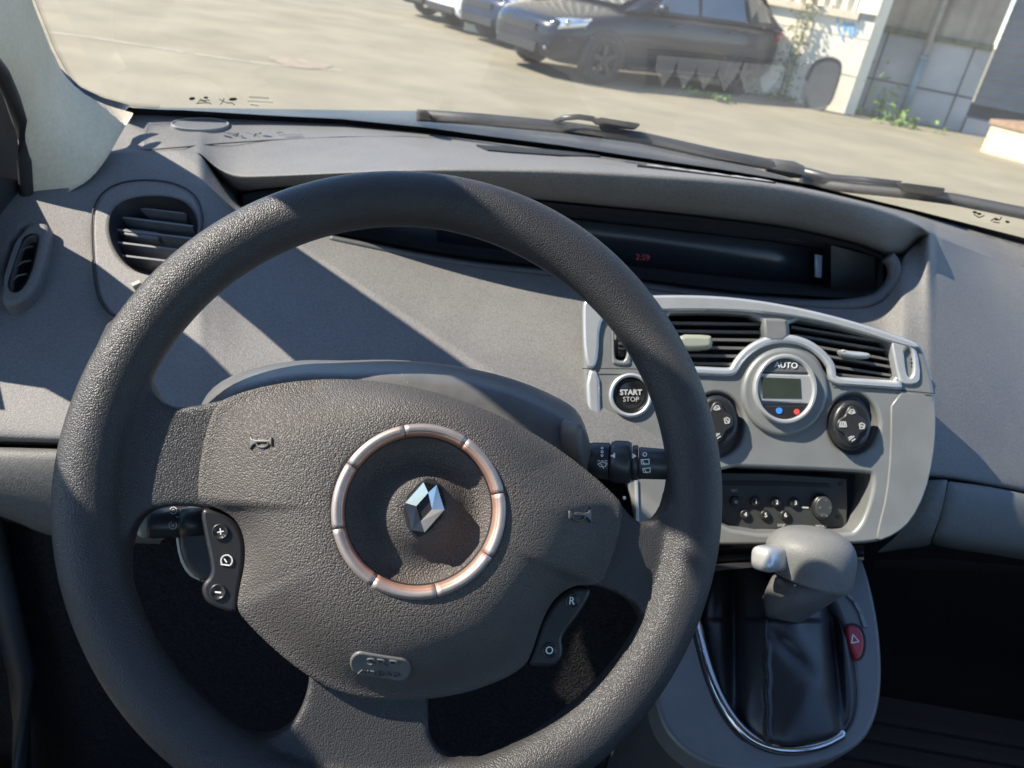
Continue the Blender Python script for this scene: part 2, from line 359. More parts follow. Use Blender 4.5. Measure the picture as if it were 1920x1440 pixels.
wpl('ledge', WW, [(-7, zl), (-.25, zl), (-.25, zl+.10), (-7, zl+.10)], -.2, .07, mat('cream_ledge', (.62, .52, .38), .7, noise=(4, .1, 4)), bw, px=False)
corrug(WW, -7, -.32, zl+.10, 5.4, -.02, .035, .17).build('corrugated_cladding', CLADW, bw)
wpl('corner_post', WW, [(-.30, zl+.1), (.0, zl+.1), (.0, 5.4), (-.30, 5.4)], -.25, .03, WALLW, bw, px=False)
b = MB(); b.wbox(cw[0], cw[0]+.16, cw[1]+.03, cw[1]+1.9, 0, 5.4); b.build('return_wall', WALLW, bw, smooth=False)
b = MB()
for z in (zl*.42, zl*.82): b.box(WW.w(-3.5, z, .002), (WW.u, WW.v, WW.n), (3.5, .012, .003))
b.build('panel_joint', mat('cream_joint', (.55, .50, .40), .9, noise=(5, .2, 4)), bw, smooth=False)
def spray(cx, cy, n, sx, sy):
    b = MB()
    for i in range(n):
        x, y = cx+random.gauss(0, sx), cy+random.gauss(0, sy); r = random.uniform(1.5, 4)
        q = [WW.l(x+r*.5*cos(t)+.25*r*sin(t), y+r*2.6*sin(t), .003+.0006*i) for t in np.linspace(0, 2*pi, 9, endpoint=False)]
        b.add([WW.w(a, c, .003+.0006*i) for a, c in q], [list(range(9))])
    return b
spray(1594, 55, 34, 12, 7).build('graffiti', BLUEG, bw, smooth=False)

# grey wall set back behind the corner
g0 = V(cw[0]+.14, cw[1]+1.15, 0); GT = WF(g0, V(2.9, -1.25, 0)); g1 = g0+GT.u*GT.l(1803, 236, 0)[0]
GW = WF(g0, g1-g0); GL = float(np.linalg.norm(g1-g0))
gb = thing('grey_warehouse', 'shaded grey concrete panel warehouse with brown corrugated cladding', 'building', tuple(g0))
zc = GW.l(1700, 68, 0)[1]
wpl('panel_wall', GW, [(0, 0), (GL, 0), (GL, zc), (0, zc)], -.25, 0, CONC, gb, px=False)
wpl('mossy_ledge', GW, [(0, zc), (GL, zc), (GL, zc+.09), (0, zc+.09)], -.25, .05, MOSS, gb, px=False)
corrug(GW, .02, GL, zc+.09, 5.2, -.02, .04, .30).build('corrugated_cladding', CLADB, gb)
b = MB()
for z in (GW.l(1640, 148, 0)[1],): b.box(GW.w(GL/2, z, .003), (GW.u, GW.v, GW.n), (GL/2, .014, .004))
for u in (GW.l(1655, 95, 0)[0], GW.l(1812, 130, 0)[0]): b.box(GW.w(u, zc/2, .004), (GW.u, GW.v, GW.n), (.014, zc/2, .005))
b.build('panel_joint', CONCD, gb, smooth=False)
# shutter wall on the right
h0 = g1; h1 = g1+V(3.2, -.85, 0); HW = WF(h0, h1-h0); HL = float(np.linalg.norm(h1-h0))
sh = thing('roller_shutter', 'wide grey roller shutter with horizontal slats and dark gap underneath', 'shutter', tuple(h0))
us = np.arange(.42, 2.1, .012); G = [[HW.w(u, z, -.10+.018*abs(sin(pi*z/.13))) for u in (0.05, HL)] for z in us]
MB().grid(G).build('slat_curtain', SHUT, sh)
wpl('dark_header', HW, [(0.05, 2.1), (HL, 2.1), (HL, 4.5), (.05, 4.5)], -.3, -.06, mat('dark_header_panel', (.05, .055, .05), .7, noise=(9, .3, 3)), sh, px=False)
wpl('threshold', HW, [(0.02, 0), (HL, 0), (HL, .22), (.02, .22)], -.5, .1, CONC, sh, px=False)
wpl('dark_gap', HW, [(0.05, .22), (HL, .22), (HL, .42), (.05, .42)], -.6, -.3, CONCD, sh, px=False)
# drainpipe
dp0 = GW.l(1700, 232, .1); ud = GW.l(1712, 160, .1)[0]
dpt = thing('drainpipe', 'tall drainpipe on the grey wall, blue grey painted below and galvanised above', 'pipe', tuple(GW.w(ud, 0, .1)))
MB().tube([GW.w(ud, 0, .1), GW.w(ud, .95, .1)], .062, 14).build('lower_pipe', PIPEL, dpt)
MB().tube([GW.w(ud, .94, .1), GW.w(ud, 5, .1)], .05, 14).build('upper_pipe', PIPEU, dpt)
MB().tube([GW.w(ud, .90, .1), GW.w(ud, .97, .1)], .072, 14).build('collar', PIPEL, dpt)
# low plastered block at the right edge
lb = onz(1838, 283, 0)
lbt = thing('low_wall', 'low cream plastered wall with brown coping beside the shutter', 'wall', tuple(lb))
LB = WF(lb, V(.62, -.78, 0))
wpl('wall_body', LB, [(0, 0), (2.6, 0), (2.6, .36), (0, .36)], -1.2, 0, SANDST, lbt, px=False)
wpl('coping', LB, [(-.03, .36), (2.6, .36), (2.6, .42), (-.03, .42)], -1.22, .03, BRICKT, lbt, px=False)
# round-topped board and plank by the white wall
bo = onz(1525, 205, 0)
BF = WF(V(bo[0], bo[1], 0), -dw)
GREYB = mat('dark_grey_board', (.055, .06, .065), .6, noise=(5, .2, 4)); 
bt = thing('round_topped_board', 'dark grey round topped board leaning on the white wall', 'board', tuple(BF.o))
kk = depth(BF.o)/FPX
prof = chaikin([(-.23, 0), (-.25, .45), (-.20, .66), (-.06, .74), (.10, .74), (.19, .68), (.22, .5), (.21, 0)], 3)
wpl('panel', BF, [tuple(q) for q in prof], -.03, .03, GREYB, bt, px=False)
b = MB(); b.tube([BF.w(q[0]*1.0, q[1], .03) for q in prof[4:-4]], .022, 8); b.build('rim', mat('board_rim', (.035, .037, .04), .5), bt)
pk = thing('grey_plank', 'pale grey plank leaning at a slant beside the parked estate car', 'plank', tuple(onz(1478, 190, 0)))
b = MB(); p0 = onz(1474, 186, 0); p1 = p0+V(.33, .25, .52); b.tube([p0, p1], .05, 4, flat=.4); b.build('board', mat('weathered_plank', (.25, .25, .23), .85, noise=(9, .2, 4)), pk, smooth=False)

# ---- vegetation
LEAFY = [mat('weed_leaf', (.13, .22, .03), .6, noise=(30, .35, 3)), mat('dry_vine_leaf', (.20, .19, .08), .7, noise=(30, .4, 3)), mat('dark_leaf', (.05, .10, .025), .6, noise=(30, .3, 3))]
def leaves(cen, rad, n, size, m, parent, name='foliage', hang=False):
    b = MB()
    for _ in range(n):
        p = V(*cen)+V(*(random.gauss(0, 1) for _ in range(3)))*V(*rad)*.55
        if p[2] < .01: p[2] = random.uniform(.01, .08)
        a = unit(V(random.gauss(0, 1), random.gauss(0, 1), random.gauss(0, .7))); c = unit(np.cross(a, V(random.gauss(0, 1), random.gauss(0, 1), 1)))
        s_ = size*random.uniform(.5, 1.3)
        b.add([p-a*s_, p+c*s_*.45, p+a*s_, p-c*s_*.45], [[0, 1, 2, 3]])
    return b.build(name, m, parent, smooth=False)
def plant(name, label, cat, base, rad, n, size, m, group=None, stem=True):
    t = thing(name, label, cat, tuple(base), group)
    if stem:
        b = MB()
        for i in range(5): b.tube([V(*base)+V(random.uniform(-.3, .3)*rad[0], random.uniform(-.3, .3)*rad[1], 0), V(*base)+V(random.uniform(-.5, .5)*rad[0], random.uniform(-.5, .5)*rad[1], rad[2]*1.3)], [.012, .004], 5)
        b.build('stem', LEAFY[2], t)
    leaves(V(*base)+V(0, 0, rad[2]*.8), rad, n, size, m, t); return t
def gz(x, y): q = onz(x, y, 0); return V(q[0], q[1], 0)
plant('broadleaf_weed', 'broad leaved green weed growing at the foot of the grey wall', 'plant', gz(1640, 222), (.25, .12, .36), 34, .10, LEAFY[0])
plant('low_weed', 'low spreading green weed in front of the drainpipe', 'plant', gz(1690, 238), (.42, .14, .12), 60, .07, LEAFY[0])
plant('climbing_vine', 'dry climbing vine hanging on the white wall behind the car tail', 'vine', WW.w(WW.l(1500, 60, .1)[0], 0, .12), (.18, .1, 1.1), 300, .045, LEAFY[1])
gl = [('grass tuft by the rear bumper of the black estate car', 1452, 186), ('grass tuft in front of the round topped board', 1518, 197), ('grass tuft under the middle of the black estate car', 1330, 186), ('grass tuft at the white wall corner', 1566, 206)]
for lb_, x, y in gl: plant('grass_tuft', lb_, 'grass', gz(x, y), (.38, .1, .05), 70, .05, LEAFY[0], group='grass tufts along the wall', stem=False)

# ---- parked cars
GLC = mat('car_window_glass', (.03, .045, .055), .06, spec=.9, coat=1)
TYRE = mat('tyre_rubber', (.02, .02, .021), .8, noise=(40, .2, 3)); RIM = mat('alloy_rim', (.05, .05, .052), .4, .6, noise=(20, .1, 2))
LAMPG = mat('headlamp_glass', (.75, .77, .78), .08, .75, coat=1); TAILR = mat('tail_lamp_red', (.55, .03, .03), .25, coat=1)
GRILL = mat('car_grille_black', (.012, .012, .013), .5)
ORNG = mat('indicator_amber', (.7, .25, .03), .3)
def section(x, zb, zt, wd, crown=.03):
    q = [(wd*.80, zb), (wd*.97, zb+.10), (wd, zb+(zt-zb)*.55), (wd*.985, zt-.10), (wd*.90, zt-.01), (wd*.5, zt+crown*.7), (0, zt+crown)]
    return [(x, y, z) for y, z in q]+[(x, -y, z) for y, z in q[-2::-1]]
def parked_car(name, label, pos, head, paint, length=4.25, group='cars parked side by side in the yard', hatch=True):
    t = thing(name, label, 'car', tuple(pos), group)
    h = V(cos(head), sin(head), 0); sd_ = V(-sin(head), cos(head), 0); kx = length/4.25
    T = lambda p: V(*pos)+h*p[0]*kx+sd_*p[1]+V(0, 0, p[2])
    st = [(2.12, .36, .60, .50), (2.07, .26, .68, .66), (1.95, .21, .74, .78), (1.70, .19, .80, .85), (1.30, .19, .87, .88), (.95, .19, .94, .89), (.3, .19, .97, .90), (-.6, .19, .98, .90), (-1.3, .2, 1.0, .89), (-1.75, .22, 1.0, .86), (-2.02, .27, .97, .78), (-2.12, .36, .88, .62)]
    MB().grid([[T(p) for p in section(*s)] for s in st], capu=True).build('body', paint, t, mods=(('sub', 2),))
    gs = [(1.02, .93, .96, .80), (.55, .95, 1.22, .76), (.15, .96, 1.38, .70), (-.3, .97, 1.43, .68), (-1.1, .97, 1.42, .68), (-1.6, .98, 1.36, .67), (-1.95, .97, 1.10, .68), (-2.03, .95, .99, .70)]
    def gsec(x, zb, zt, wt):
        wb = .84; q = [(wb, zb), (wb+(wt-wb)*.5, zb+(zt-zb)*.5), (wt, zt-.05), (wt*.85, zt), (0, zt+.02)]
        return [(x, y, z) for y, z in q]+[(x, -y, z) for y, z in q[-2::-1]]
    MB().grid([[T(p) for p in gsec(*s)] for s in gs]).build('cabin', paint, t, mods=(('sub', 2),))
    for s in (1, -1):
        for nm, pts in (('side_window', [(.62, .815, .99), (.22, .735, 1.36), (-.15, .725, 1.40), (-.18, .825, 1.0)]), ('side_window', [(-.24, .825, 1.0), (-.21, .725, 1.40), (-1.0, .725, 1.39), (-1.12, .83, 1.01)]), ('quarter_window', [(-1.18, .83, 1.02), (-1.07, .725, 1.385), (-1.42, .73, 1.32), (-1.62, .82, 1.05)])):
            v = [T((x, s*(y+.012), z)) for x, y, z in pts]; obj(nm, v, [[0, 1, 2, 3]], GLC, t, smooth=False, mods=(('sol', .006),))
        for x in (1.32, -1.27):
            c = T((x, s*.80, .31)); ax = sd_*s
            wl = MB(); G = []
            for r_, o_ in ((.20, .10), (.24, .115), (.29, .11), (.312, .08), (.312, -.08), (.20, -.1)):
                G.append([c+ax*o_+r_*(cos(q)*h+sin(q)*V(0, 0, 1)) for q in np.linspace(0, 2*pi, 28, endpoint=False)])
            ty = wl.grid(G, cv=True).build('wheel', TYRE, t)
            rb = MB()
            for k in range(5):
                a = 2*pi*k/5+.3; d = cos(a)*h+sin(a)*V(0, 0, 1); rb.box(c+ax*.09+d*.11, (d, np.cross(ax, d), ax), (.095, .028, .012))
            rb.grid([[c+ax*o_+r_*(cos(q)*h+sin(q)*V(0, 0, 1)) for q in np.linspace(0, 2*pi, 20, endpoint=False)] for r_, o_ in ((.19, .105), (.205, .112), (.21, .09))], cv=True)
            rb.build('rim', RIM, ty, smooth=False)
            aw = MB().grid([[c+ax*o_+r_*(cos(q)*h+sin(q)*V(0, 0, 1)) for q in np.linspace(-.15, pi+.15, 24)] for r_, o_ in ((.30, .085), (.355, .098), (.375, .075))]); aw.build('wheel_arch', GRILL, t)
        v = [T(p) for p in ((2.02, s*.47, .60), (1.97, s*.72, .60), (1.68, s*.862, .68), (1.58, s*.85, .775), (1.88, s*.70, .735), (2.03, s*.45, .675))]
        hl = obj('headlight', v, [list(range(6))], LAMPG, t, mods=(('sol', .05),))
        
        for (bx, by, bz) in ((1.99, .60, .655), (1.87, .74, .69)):
            c = T((bx, s*by, bz)); bb = MB(); bb.grid([[c+.045*(sin(p)*cos(q)*h+sin(p)*sin(q)*sd_+cos(p)*V(0, 0, 1)) for q in np.linspace(0, 2*pi, 10, endpoint=False)] for p in np.linspace(.05, pi-.05, 7)], cv=True).build('bulb_reflector', CHROME, hl)
        v = [T(p) for p in ((-2.07, s*.60, .80), (-1.86, s*.835, .82), (-1.88, s*.83, .95), (-2.06, s*.62, .95))]; obj('tail_light', v, [[0, 1, 2, 3]], TAILR, t, mods=(('sol', .05),))
        c = T((.60, s*.98, 1.02)); mb = MB().grid([[c+h*.07*cos(p)*cos(q)+sd_*.11*sin(q)*cos(p)+V(0, 0, .075)*sin(p) for q in np.linspace(0, 2*pi, 12, endpoint=False)] for p in np.linspace(-1.5, 1.5, 7)], cv=True); mb.build('door_mirror', paint, t)
        for (bx, bz) in ((.32, .83), (-.72, .85)): MB().tube([T((bx, s*.905, bz)), T((bx-.16, s*.905, bz))], .013, 8).build('door_handle', paint, t)
        b = MB(); b.tube([T((1.95-.3, s*.88, .33)), T((1.0, s*.905, .25))], .012, 6); b.tube([T((.9, s*.91, .24)), T((-.9, s*.91, .25))], .03, 6); b.build('sill_trim', GRILL, t)
    obj('windscreen', [T(p) for p in ((1.04, .68, .985), (.33, .58, 1.39), (.33, -.58, 1.39), (1.04, -.68, .985))], [[0, 1, 2, 3]], GLC, t, smooth=False, mods=(('sol', .02),))
    obj('rear_window', [T(p) for p in ((-2.02, .58, 1.03), (-1.68, .55, 1.36), (-1.68, -.55, 1.36), (-2.02, -.58, 1.03))], [[0, 1, 2, 3]], GLC, t, smooth=False, mods=(('sol', .02),))
    b = MB()
    for z, w_ in ((.60, .42), (.55, .42)): b.box(T((2.125, 0, z)), (h, sd_, V(0, 0, 1)), (.012, w_, .018))
    b.build('grille', GRILL, t, smooth=False)
    b = MB(); b.box(T((2.12, 0, .34)), (h, sd_, V(0, 0, 1)), (.012, .48, .055)); b.build('lower_intake', GRILL, t, smooth=False)
    for s in (1, -1):
        c = T((2.03, s*.58, .37)); b = MB(); b.grid([[c+.05*(sin(p)*cos(q)*h+sin(p)*sin(q)*sd_+cos(p)*V(0, 0, 1)) for q in np.linspace(0, 2*pi, 10, endpoint=False)] for p in np.linspace(.05, pi-.05, 7)], cv=True); b.build('fog_light', CHROME, t)
    return t
PB = mat('black_blue_car_paint', (.005, .010, .021), .3, coat=.35, spec=.25, noise=(3, .15, 3))
PBL = mat('dark_blue_car_paint', (.004, .014, .045), .35, coat=.1, spec=.25, noise=(3, .1, 3))
PW = mat('white_car_paint', (.74, .74, .72), .3, coat=1, noise=(3, .03, 3)); PK = mat('charcoal_car_paint', (.05, .05, .05), .4, coat=.6, noise=(3, .1, 3))
hd = radians(217); hv = V(cos(hd), sin(hd), 0)
ap = gz(1122, 157)
lat = V(-sin(hd), cos(hd), 0)        # the car's left, facing us
c1 = ap-lat*.80-hv*1.32
parked_car('estate_car', 'nearest parked car, black, side on with its tail at the white wall', c1, hd, PB, 4.45)
c2 = gz(862, 66)+lat*.62-hv*2.02; c3 = gz(800, 42)+lat*.62-hv*2.02
parked_car('estate_car', 'dark blue parked car, its nose showing past the black one', c2, hd+.02, PBL)
parked_car('estate_car', 'white parked car, third in the row, only its bumper showing', c3, hd+.02, PW)
parked_car('estate_car', 'charcoal parked car, farthest in the row beyond the white one', c3+(c3-c2)*.95, hd+.02, PK)
# ==================================================================  OWN CAR: shell, pillar, glass
A_Y = {100: 214, 250: 213, 420: 221, 640: 232, 800: 248, 900: 262, 1050: 281, 1200: 303, 1350: 325, 1500: 349, 1720: 402, 1920: 455, 2080: 506, 2200: 548}
def A3(x):
    q = onz(x, ip(A_Y, x), 1.08)
    return q if x >= 250 else P(x, ip(A_Y, x), depth(onz(250, 213, 1.08))-(250-x)*.0006)
XS = np.array([220, 250, 330, 420, 530, 640, 770, 900, 1050, 1200, 1350, 1500, 1620, 1720, 1820, 1920, 2000, 2080])
BASE = [A3(x) for x in XS]
s_ = np.linspace(0, 1, len(XS))
PIL_I0, PIL_I1 = None, None
Wo = P(772, 914, .455); Wn = unit(unit(CAM-Wo)+RT*.05)
def shplane(a, b): 
    a, b = onp(*a, Wo, Wn), onp(*b, Wo, Wn); m = unit(np.cross(b-a, L)); return a, (m if m[1] > 0 else -m)
LOA, LOM = shplane((430, 410), (1190, 1080)); UPA, UPM = shplane((850, 340), (1290, 710))
q0 = onp(140, 170, UPA, UPM); q1 = onp(55, 0, UPA, UPM); pdir = unit(q1-q0)
topL = q0+pdir*((1.575-q0[2])/pdir[2])
topR = V(1.02, topL[1]+.02, 1.575)
TOP = [topL+(topR-topL)*t+V(0, -.10, .035)*4*t*(1-t) for t in s_]
def glass_pt(px, py, off=0):
    """where the view ray of a photo pixel meets the windscreen"""
    v = ray(px, py); B = np.array(BASE); T_ = np.array(TOP)
    def S(u, k):
        i = int(min(max(np.searchsorted(s_, u)-1, 0), len(s_)-2)); t = (u-s_[i])/(s_[i+1]-s_[i])
        b_ = B[i]+(B[i+1]-B[i])*t; t_ = T_[i]+(T_[i+1]-T_[i])*t; return b_+(t_-b_)*k
    x = V(np.interp(px, XS, s_), .05, 1.0)
    for _ in range(30):
        f0 = S(x[0], x[1])-CAM-v*x[2]; J = np.array([(S(x[0]+1e-5, x[1])-S(x[0], x[1]))/1e-5, (S(x[0], x[1]+1e-4)-S(x[0], x[1]))/1e-4, -v]).T
        x = x-np.linalg.lstsq(J, f0, rcond=None)[0]; x[0] = min(max(x[0], -.4), 1.4)
    return CAM+v*(x[2]+off)
ws = thing('windscreen', 'curved dusty windscreen glass above the dashboard', 'windscreen', tuple(BASE[8]))
MB().grid([[B+(T_-B)*k for B, T_ in zip(BASE, TOP)] for k in np.linspace(0, 1, 9)]).build('glass_pane', GLASS, ws)
FRIT = mat('black_ceramic_edge', (.008, .008, .009), .4, noise=(80, .2, 2))
fx = [225, 250, 300, 340, 420, 500, 640, 800, 900, 1050, 1200, 1350, 1500, 1720, 1920, 2080]
fh = [16, 11, 10, 11, 10, 9, 9, 9, 9, 9, 8, 8, 7, 7, 9, 9]
fr_lo = [glass_pt(x, ip(A_Y, x)+6, -.003) for x in fx]; fr_hi = [glass_pt(x, ip(A_Y, x)-k, -.003) for x, k in zip(fx, fh)]
MB().grid([fr_lo, fr_hi]).build('black_edge_band', FRIT, ws)
# dotted fade of the black edge along the pillar
dots = MB()
edge = [(52, -30), (75, 30), (100, 92), (122, 133), (141, 162), (170, 178), (205, 190), (245, 201), (300, 205)]
for (a, c) in zip(edge[:-1], edge[1:]):
    n_ = int(np.hypot(c[0]-a[0], c[1]-a[1])/4.2)
    for i in range(n_):
        for row in range(3):
            t = (i+.5*(row % 2))/n_; x, y = a[0]+(c[0]-a[0])*t+(2.5+row*3.4)*(.9 if c[1] < 165 else .2), a[1]+(c[1]-a[1])*t-(2.5+row*3)*(.3 if c[1] < 165 else .9)
            r_ = (1.35, 1.0, .7)[row]
            dots.add([glass_pt(x+r_*cos(q), y+r_*sin(q), -.003) for q in np.linspace(0, 2*pi, 6, endpoint=False)], [[0, 1, 2, 3, 4, 5]])
dots.build('edge_dots', FRIT, ws, smooth=False)
def gpoly(b, pts): b.add([glass_pt(x, y, -.003) for x, y in pts], [list(range(len(pts)))])
def gline2(b, pts, wd):
    for (a, c) in zip(pts[:-1], pts[1:]):
        d = unit(V(c[0]-a[0], c[1]-a[1])); q = V(-d[1], d[0])*wd/2; e = d*wd*.2
        gpoly(b, [V(*a)-e+q, V(*a)-e-q, V(*c)+e-q, V(*c)+e+q])
b = MB()
gpoly(b, ellipse(360, 185, 6, 3, 14, -.1)); gpoly(b, ellipse(437, 186, 8, 3, 14, -.06)); gpoly(b, ellipse(386, 183, 4.5, 2.2, 12))
for pts in ([(372, 192), (376, 186), (384, 189), (389, 187), (393, 189)], [(368, 194), (380, 193), (392, 193), (396, 195)], [(376, 189), (388, 191)], [(411, 186), (419, 190), (426, 193), (435, 193), (440, 197)], [(419, 190), (420, 184)], [(418, 191), (413, 196)]): gline2(b, pts, 1.5)
b.build('doodle_sticker', FRIT, ws, smooth=False); b = MB()
for (x, y) in ((1828, 398), (1836, 401), (1868, 411), (1889, 416)): gpoly(b, ellipse(x, y, 4.5, 2.4, 12, .2))
for pts in ([(1826, 402), (1836, 408), (1846, 404)], [(1858, 414), (1866, 409), (1874, 413), (1878, 407)], [(1862, 416), (1874, 418)]): gline2(b, pts, 2)
b.build('doodle_sticker', FRIT, ws, smooth=False)
b = MB()
for i in range(11): gline2(b, [(468+i*3.4, 180+.2*i), (469+i*3.4, 184+.2*i)], 1.6)
for i in range(12): gline2(b, [(465+i*4, 188+.2*i), (467+i*4, 191+.2*i)], 1.3)
gline2(b, [(470, 196), (476, 197)], 2); gline2(b, [(478, 197), (484, 198)], 2)
b.build('glass_marking', GREYPR, ws, smooth=False)

# cowl panel and bonnet, outside the glass
cy = {225: 204, 270: 201, 420: 203, 560: 205, 700: 207, 790: 208, 900: 224, 1040: 238, 1200: 254, 1340: 292, 1420: 316, 1500: 341, 1720: 400, 1920: 452}
sh_ = thing('own_car_shell', 'body shell of the car we sit in, its dark scuttle panel showing beyond the windscreen', 'car body', (0.3, .3, .35))
cx = [225, 270, 420, 560, 700, 790, 900, 1040, 1200, 1340, 1420, 1500]
cowl = [[A3(x)+V(0, .012, -.03) for x in cx], [A3(x)+V(0, .03, -.012) for x in cx], [onz(x, cy[x], 1.045) for x in cx], [onz(x, cy[x], 1.045)+V(0, .04, -.03) for x in cx], [onz(x, cy[x], 1.045)+V(0, .75, -.36) for x in cx]]
COWLM = mat('scuttle_plastic', (.022, .024, .026), .45, noise=(14, .3, 5), speck=(60, .14, (.2, .2, .19)))
MB().grid(cowl).build('scuttle_panel', COWLM, sh_)
# roof, sides and back of the cabin: they shade the seats and footwells
b = MB()
rf = [[T_ for T_ in TOP]]+[[V(T_[0]*1.0+(0.3-T_[0])*.04*k, T_[1]-.55*k, 1.60+.05*sin(pi*min(k, 3)/4)) for T_ in TOP] for k in (1, 2, 3, 3.9)]
b.grid(rf); b.build('roof', LINER, sh_, mods=(('sol', .05, 1),))
def slab(name, pts, x0, x1, m):
    n = len(pts); v = [V(x0, y, z) for y, z in pts]+[V(x1, y, z) for y, z in pts]
    return obj(name, v, [list(range(n)), list(range(n, 2*n))]+[[i, (i+1) % n, n+(i+1) % n, n+i] for i in range(n)], m, sh_, smooth=False)
slab('side_panel', [(1.5, .3), (1.5, .99), (.95, 1.03), (-2, .97), (-2, .3)], 1.06, 1.10, BODY)
slab('centre_pillar', [(-.35, .95), (-.5, .95), (-.5, 1.6), (-.35, 1.6)], 1.05, 1.09, BODY)
slab('centre_pillar', [(-.42, .95), (-.62, .95), (-.62, 1.6), (-.42, 1.6)], -.50, -.47, BODY)
slab('roof_rail', [(.33, 1.565), (-2, 1.565), (-2, 1.62), (.33, 1.62)], -.50, -.40, BODY)
slab('rear_side', [(-.62, .3), (-.62, 1.02), (-2, 1.02), (-2, .3)], -.50, -.47, BODY)
b = MB(); b.wbox(-.5, 1.1, -2.0, -1.95, .3, 1.05); b.build('tailgate', BODY, sh_, smooth=False)
b = MB(); b.wbox(-.44, 1.05, -2, 1.25, .28, .33); b.build('floor', CARPET, sh_, smooth=False)
b = MB(); b.wbox(-.52, 1.1, 1.12, 1.16, .28, 1.0); b.build('bulkhead', CARPET, sh_, smooth=False)
b = MB(); b.grid([[V(-.47, y, z), V(-.44, y, z), V(-.43, y, z-.05)] for y, z in ((.53, .33), (.53, .80))]); b.wbox(-.57, -.525, .535, 1.12, .28, 1.0); b.build('kick_panel', CARPET, sh_, smooth=False)
b = MB(); b.wbox(-.53, -.43, -.6, .53, .28, .42); b.build('door_sill', BODY, sh_, smooth=False, mods=(('bev', .012),))
b = MB(); b.tube([V(-.435, .52, .80), V(-.435, .525, .60), V(-.44, .5, .45), V(-.45, .40, .425), V(-.45, -.4, .42)], .012, 8); b.build('door_seal', RUBBER, sh_)
# bar below the small quarter window (throws the second shadow band)
FB = [(.90, .985), (.74, 1.035), (.688, 1.055), (.672, 1.084), (.596, 1.172), (.562, 1.20), (.45, 1.249), (.314, 1.29), (.1, 1.354), (-.2, 1.434)]
RB = [(-.2, 1.364), (.1, 1.30), (.266, 1.244), (.396, 1.182), (.476, 1.136), (.531, 1.097), (.552, 1.054), (.556, .99), (.60, .93), (.90, .90)]
slab('quarter_window_bar', FB+RB, -.545, -.515, RUBBER)
# driver's door, standing ajar
DF = WF(V(-.53, .53, .45), V(-.50, -.86, 0))
dr = wpl('door', DF, [(0, .0), (1.05, .0), (1.05, .49), (.02, .52)], -.06, 0, BLACKP, sh_, px=False); dr['label'] = 'dark driver door standing ajar'
wpl('door_pocket', DF, [(.12, .03), (.8, .03), (.8, .17), (.12, .2)], 0, .06, DARK, dr, px=False)
b = MB(); b.box(DF.w(.10, .045, .02), (DF.u, DF.v, DF.n), (.05, .012, .02)); b.build('latch_plate', SILVL, dr, smooth=False, mods=(('bev', .004),))
# ---- windscreen pillar
pt = thing('pillar_trim', 'pale fabric covered windscreen pillar trim at the upper left', 'pillar', tuple(q0))
inner = [(52, -40), (58, 0), (76, 45), (100, 105), (118, 142), (140, 172), (172, 190), (212, 200), (244, 207), (251, 213)]
outer = [(-36, 90), (-18, 112), (2, 136), (22, 180), (36, 225), (45, 280), (50, 340), (50, 385), (49, 410), (50, 414)]
def outd(i, x, y):
    return depth(onp(x, y, LOA, LOM)) if i < 3 else None
sag = [(50, 414), (72, 392), (108, 370), (143, 352), (168, 338), (190, 312), (210, 282), (232, 240), (251, 213)]
DI = [.685, .71, .738, .79, .813, .830, .842, .850, .852, .850]
DO = [.585, .605, .628, .690, .735, .765, .785, .795, .790, .785]
G = []
for i, ((xi, yi), (xo, yo)) in enumerate(zip(inner, outer)):
    row = []
    for j, t in enumerate(np.linspace(0, 1, 9)):
        x, y = xo+(xi-xo)*t, yo+(yi-yo)*t
        k = max(0, (i-4)/(len(inner)-5))**1.15; x, y = x*(1-k)+sag[j][0]*k, y*(1-k)+sag[j][1]*k
        row.append(P(x, y, DO[i]+(DI[i]-DO[i])*t-.022*sin(pi*min(1, t*1.02))*(1 if i < 8 else .7)))
    G.append(row)
ext = [[p+pdir*k+(G[0][0]-p)*sh for p in G[0]] for k, sh in ((.55, .42), (.35, .34), (.16, .16))]
TG = ext+G
MB().grid(TG).build('fabric_panel', TRIM, pt, mods=(('sub', 1),))
# steel post behind the trim
offv = V(-.012, .016, .004)
MB().grid([[p+offv*(1+.8*sin(pi*j/8)) for j, p in enumerate(r)] for r in TG]).build('pillar_post', BODY, pt)
# rubber door seal standing off the outer edge, edge-on to the sun
oe = [r[0] for r in TG]+[P(46, 440, .775)]
MB().grid([[p+L*k-V(.004, 0, .002) for p in oe] for k in (0, .05, .12, .2)]).build('door_seal', RUBBER, pt)
MB().tube([r[0] for r in TG], .0065, 8).build('edge_seal', RUBBER, pt)
# ---- wipers
def wiper(name, label, bx, arm, conn, arch=None):
    t = thing(name, label, 'wiper', tuple(glass_pt(*bx[len(bx)//2], .02)), 'windscreen wipers')
    pts = [glass_pt(x, y, .02) for x, y in bx]
    MB().tube(pts, .0085, 8, flat=.9).build('blade', RUBBER, t)
    if arm: MB().tube([glass_pt(x, y, .035) for x, y in arm], [.004+.0045*(i == 0) for i in range(len(arm))], 8).build('arm', BLACKP, t)
    n_ = len(conn); v = [glass_pt(x, y, .012) for x, y in conn]+[glass_pt(x, y, .045) for x, y in conn]
    obj('connector', v, [list(range(n_)), list(range(n_, 2*n_))]+[[i, (i+1) % n_, n_+(i+1) % n_, n_+i] for i in range(n_)], BLACKP, t, smooth=False, mods=(('bev', .003),))
    if arch: MB().tube([glass_pt(x, y, .03) for x, y in arch], .0035, 8).build('arm_bridge', BLACKP, t)
    return t
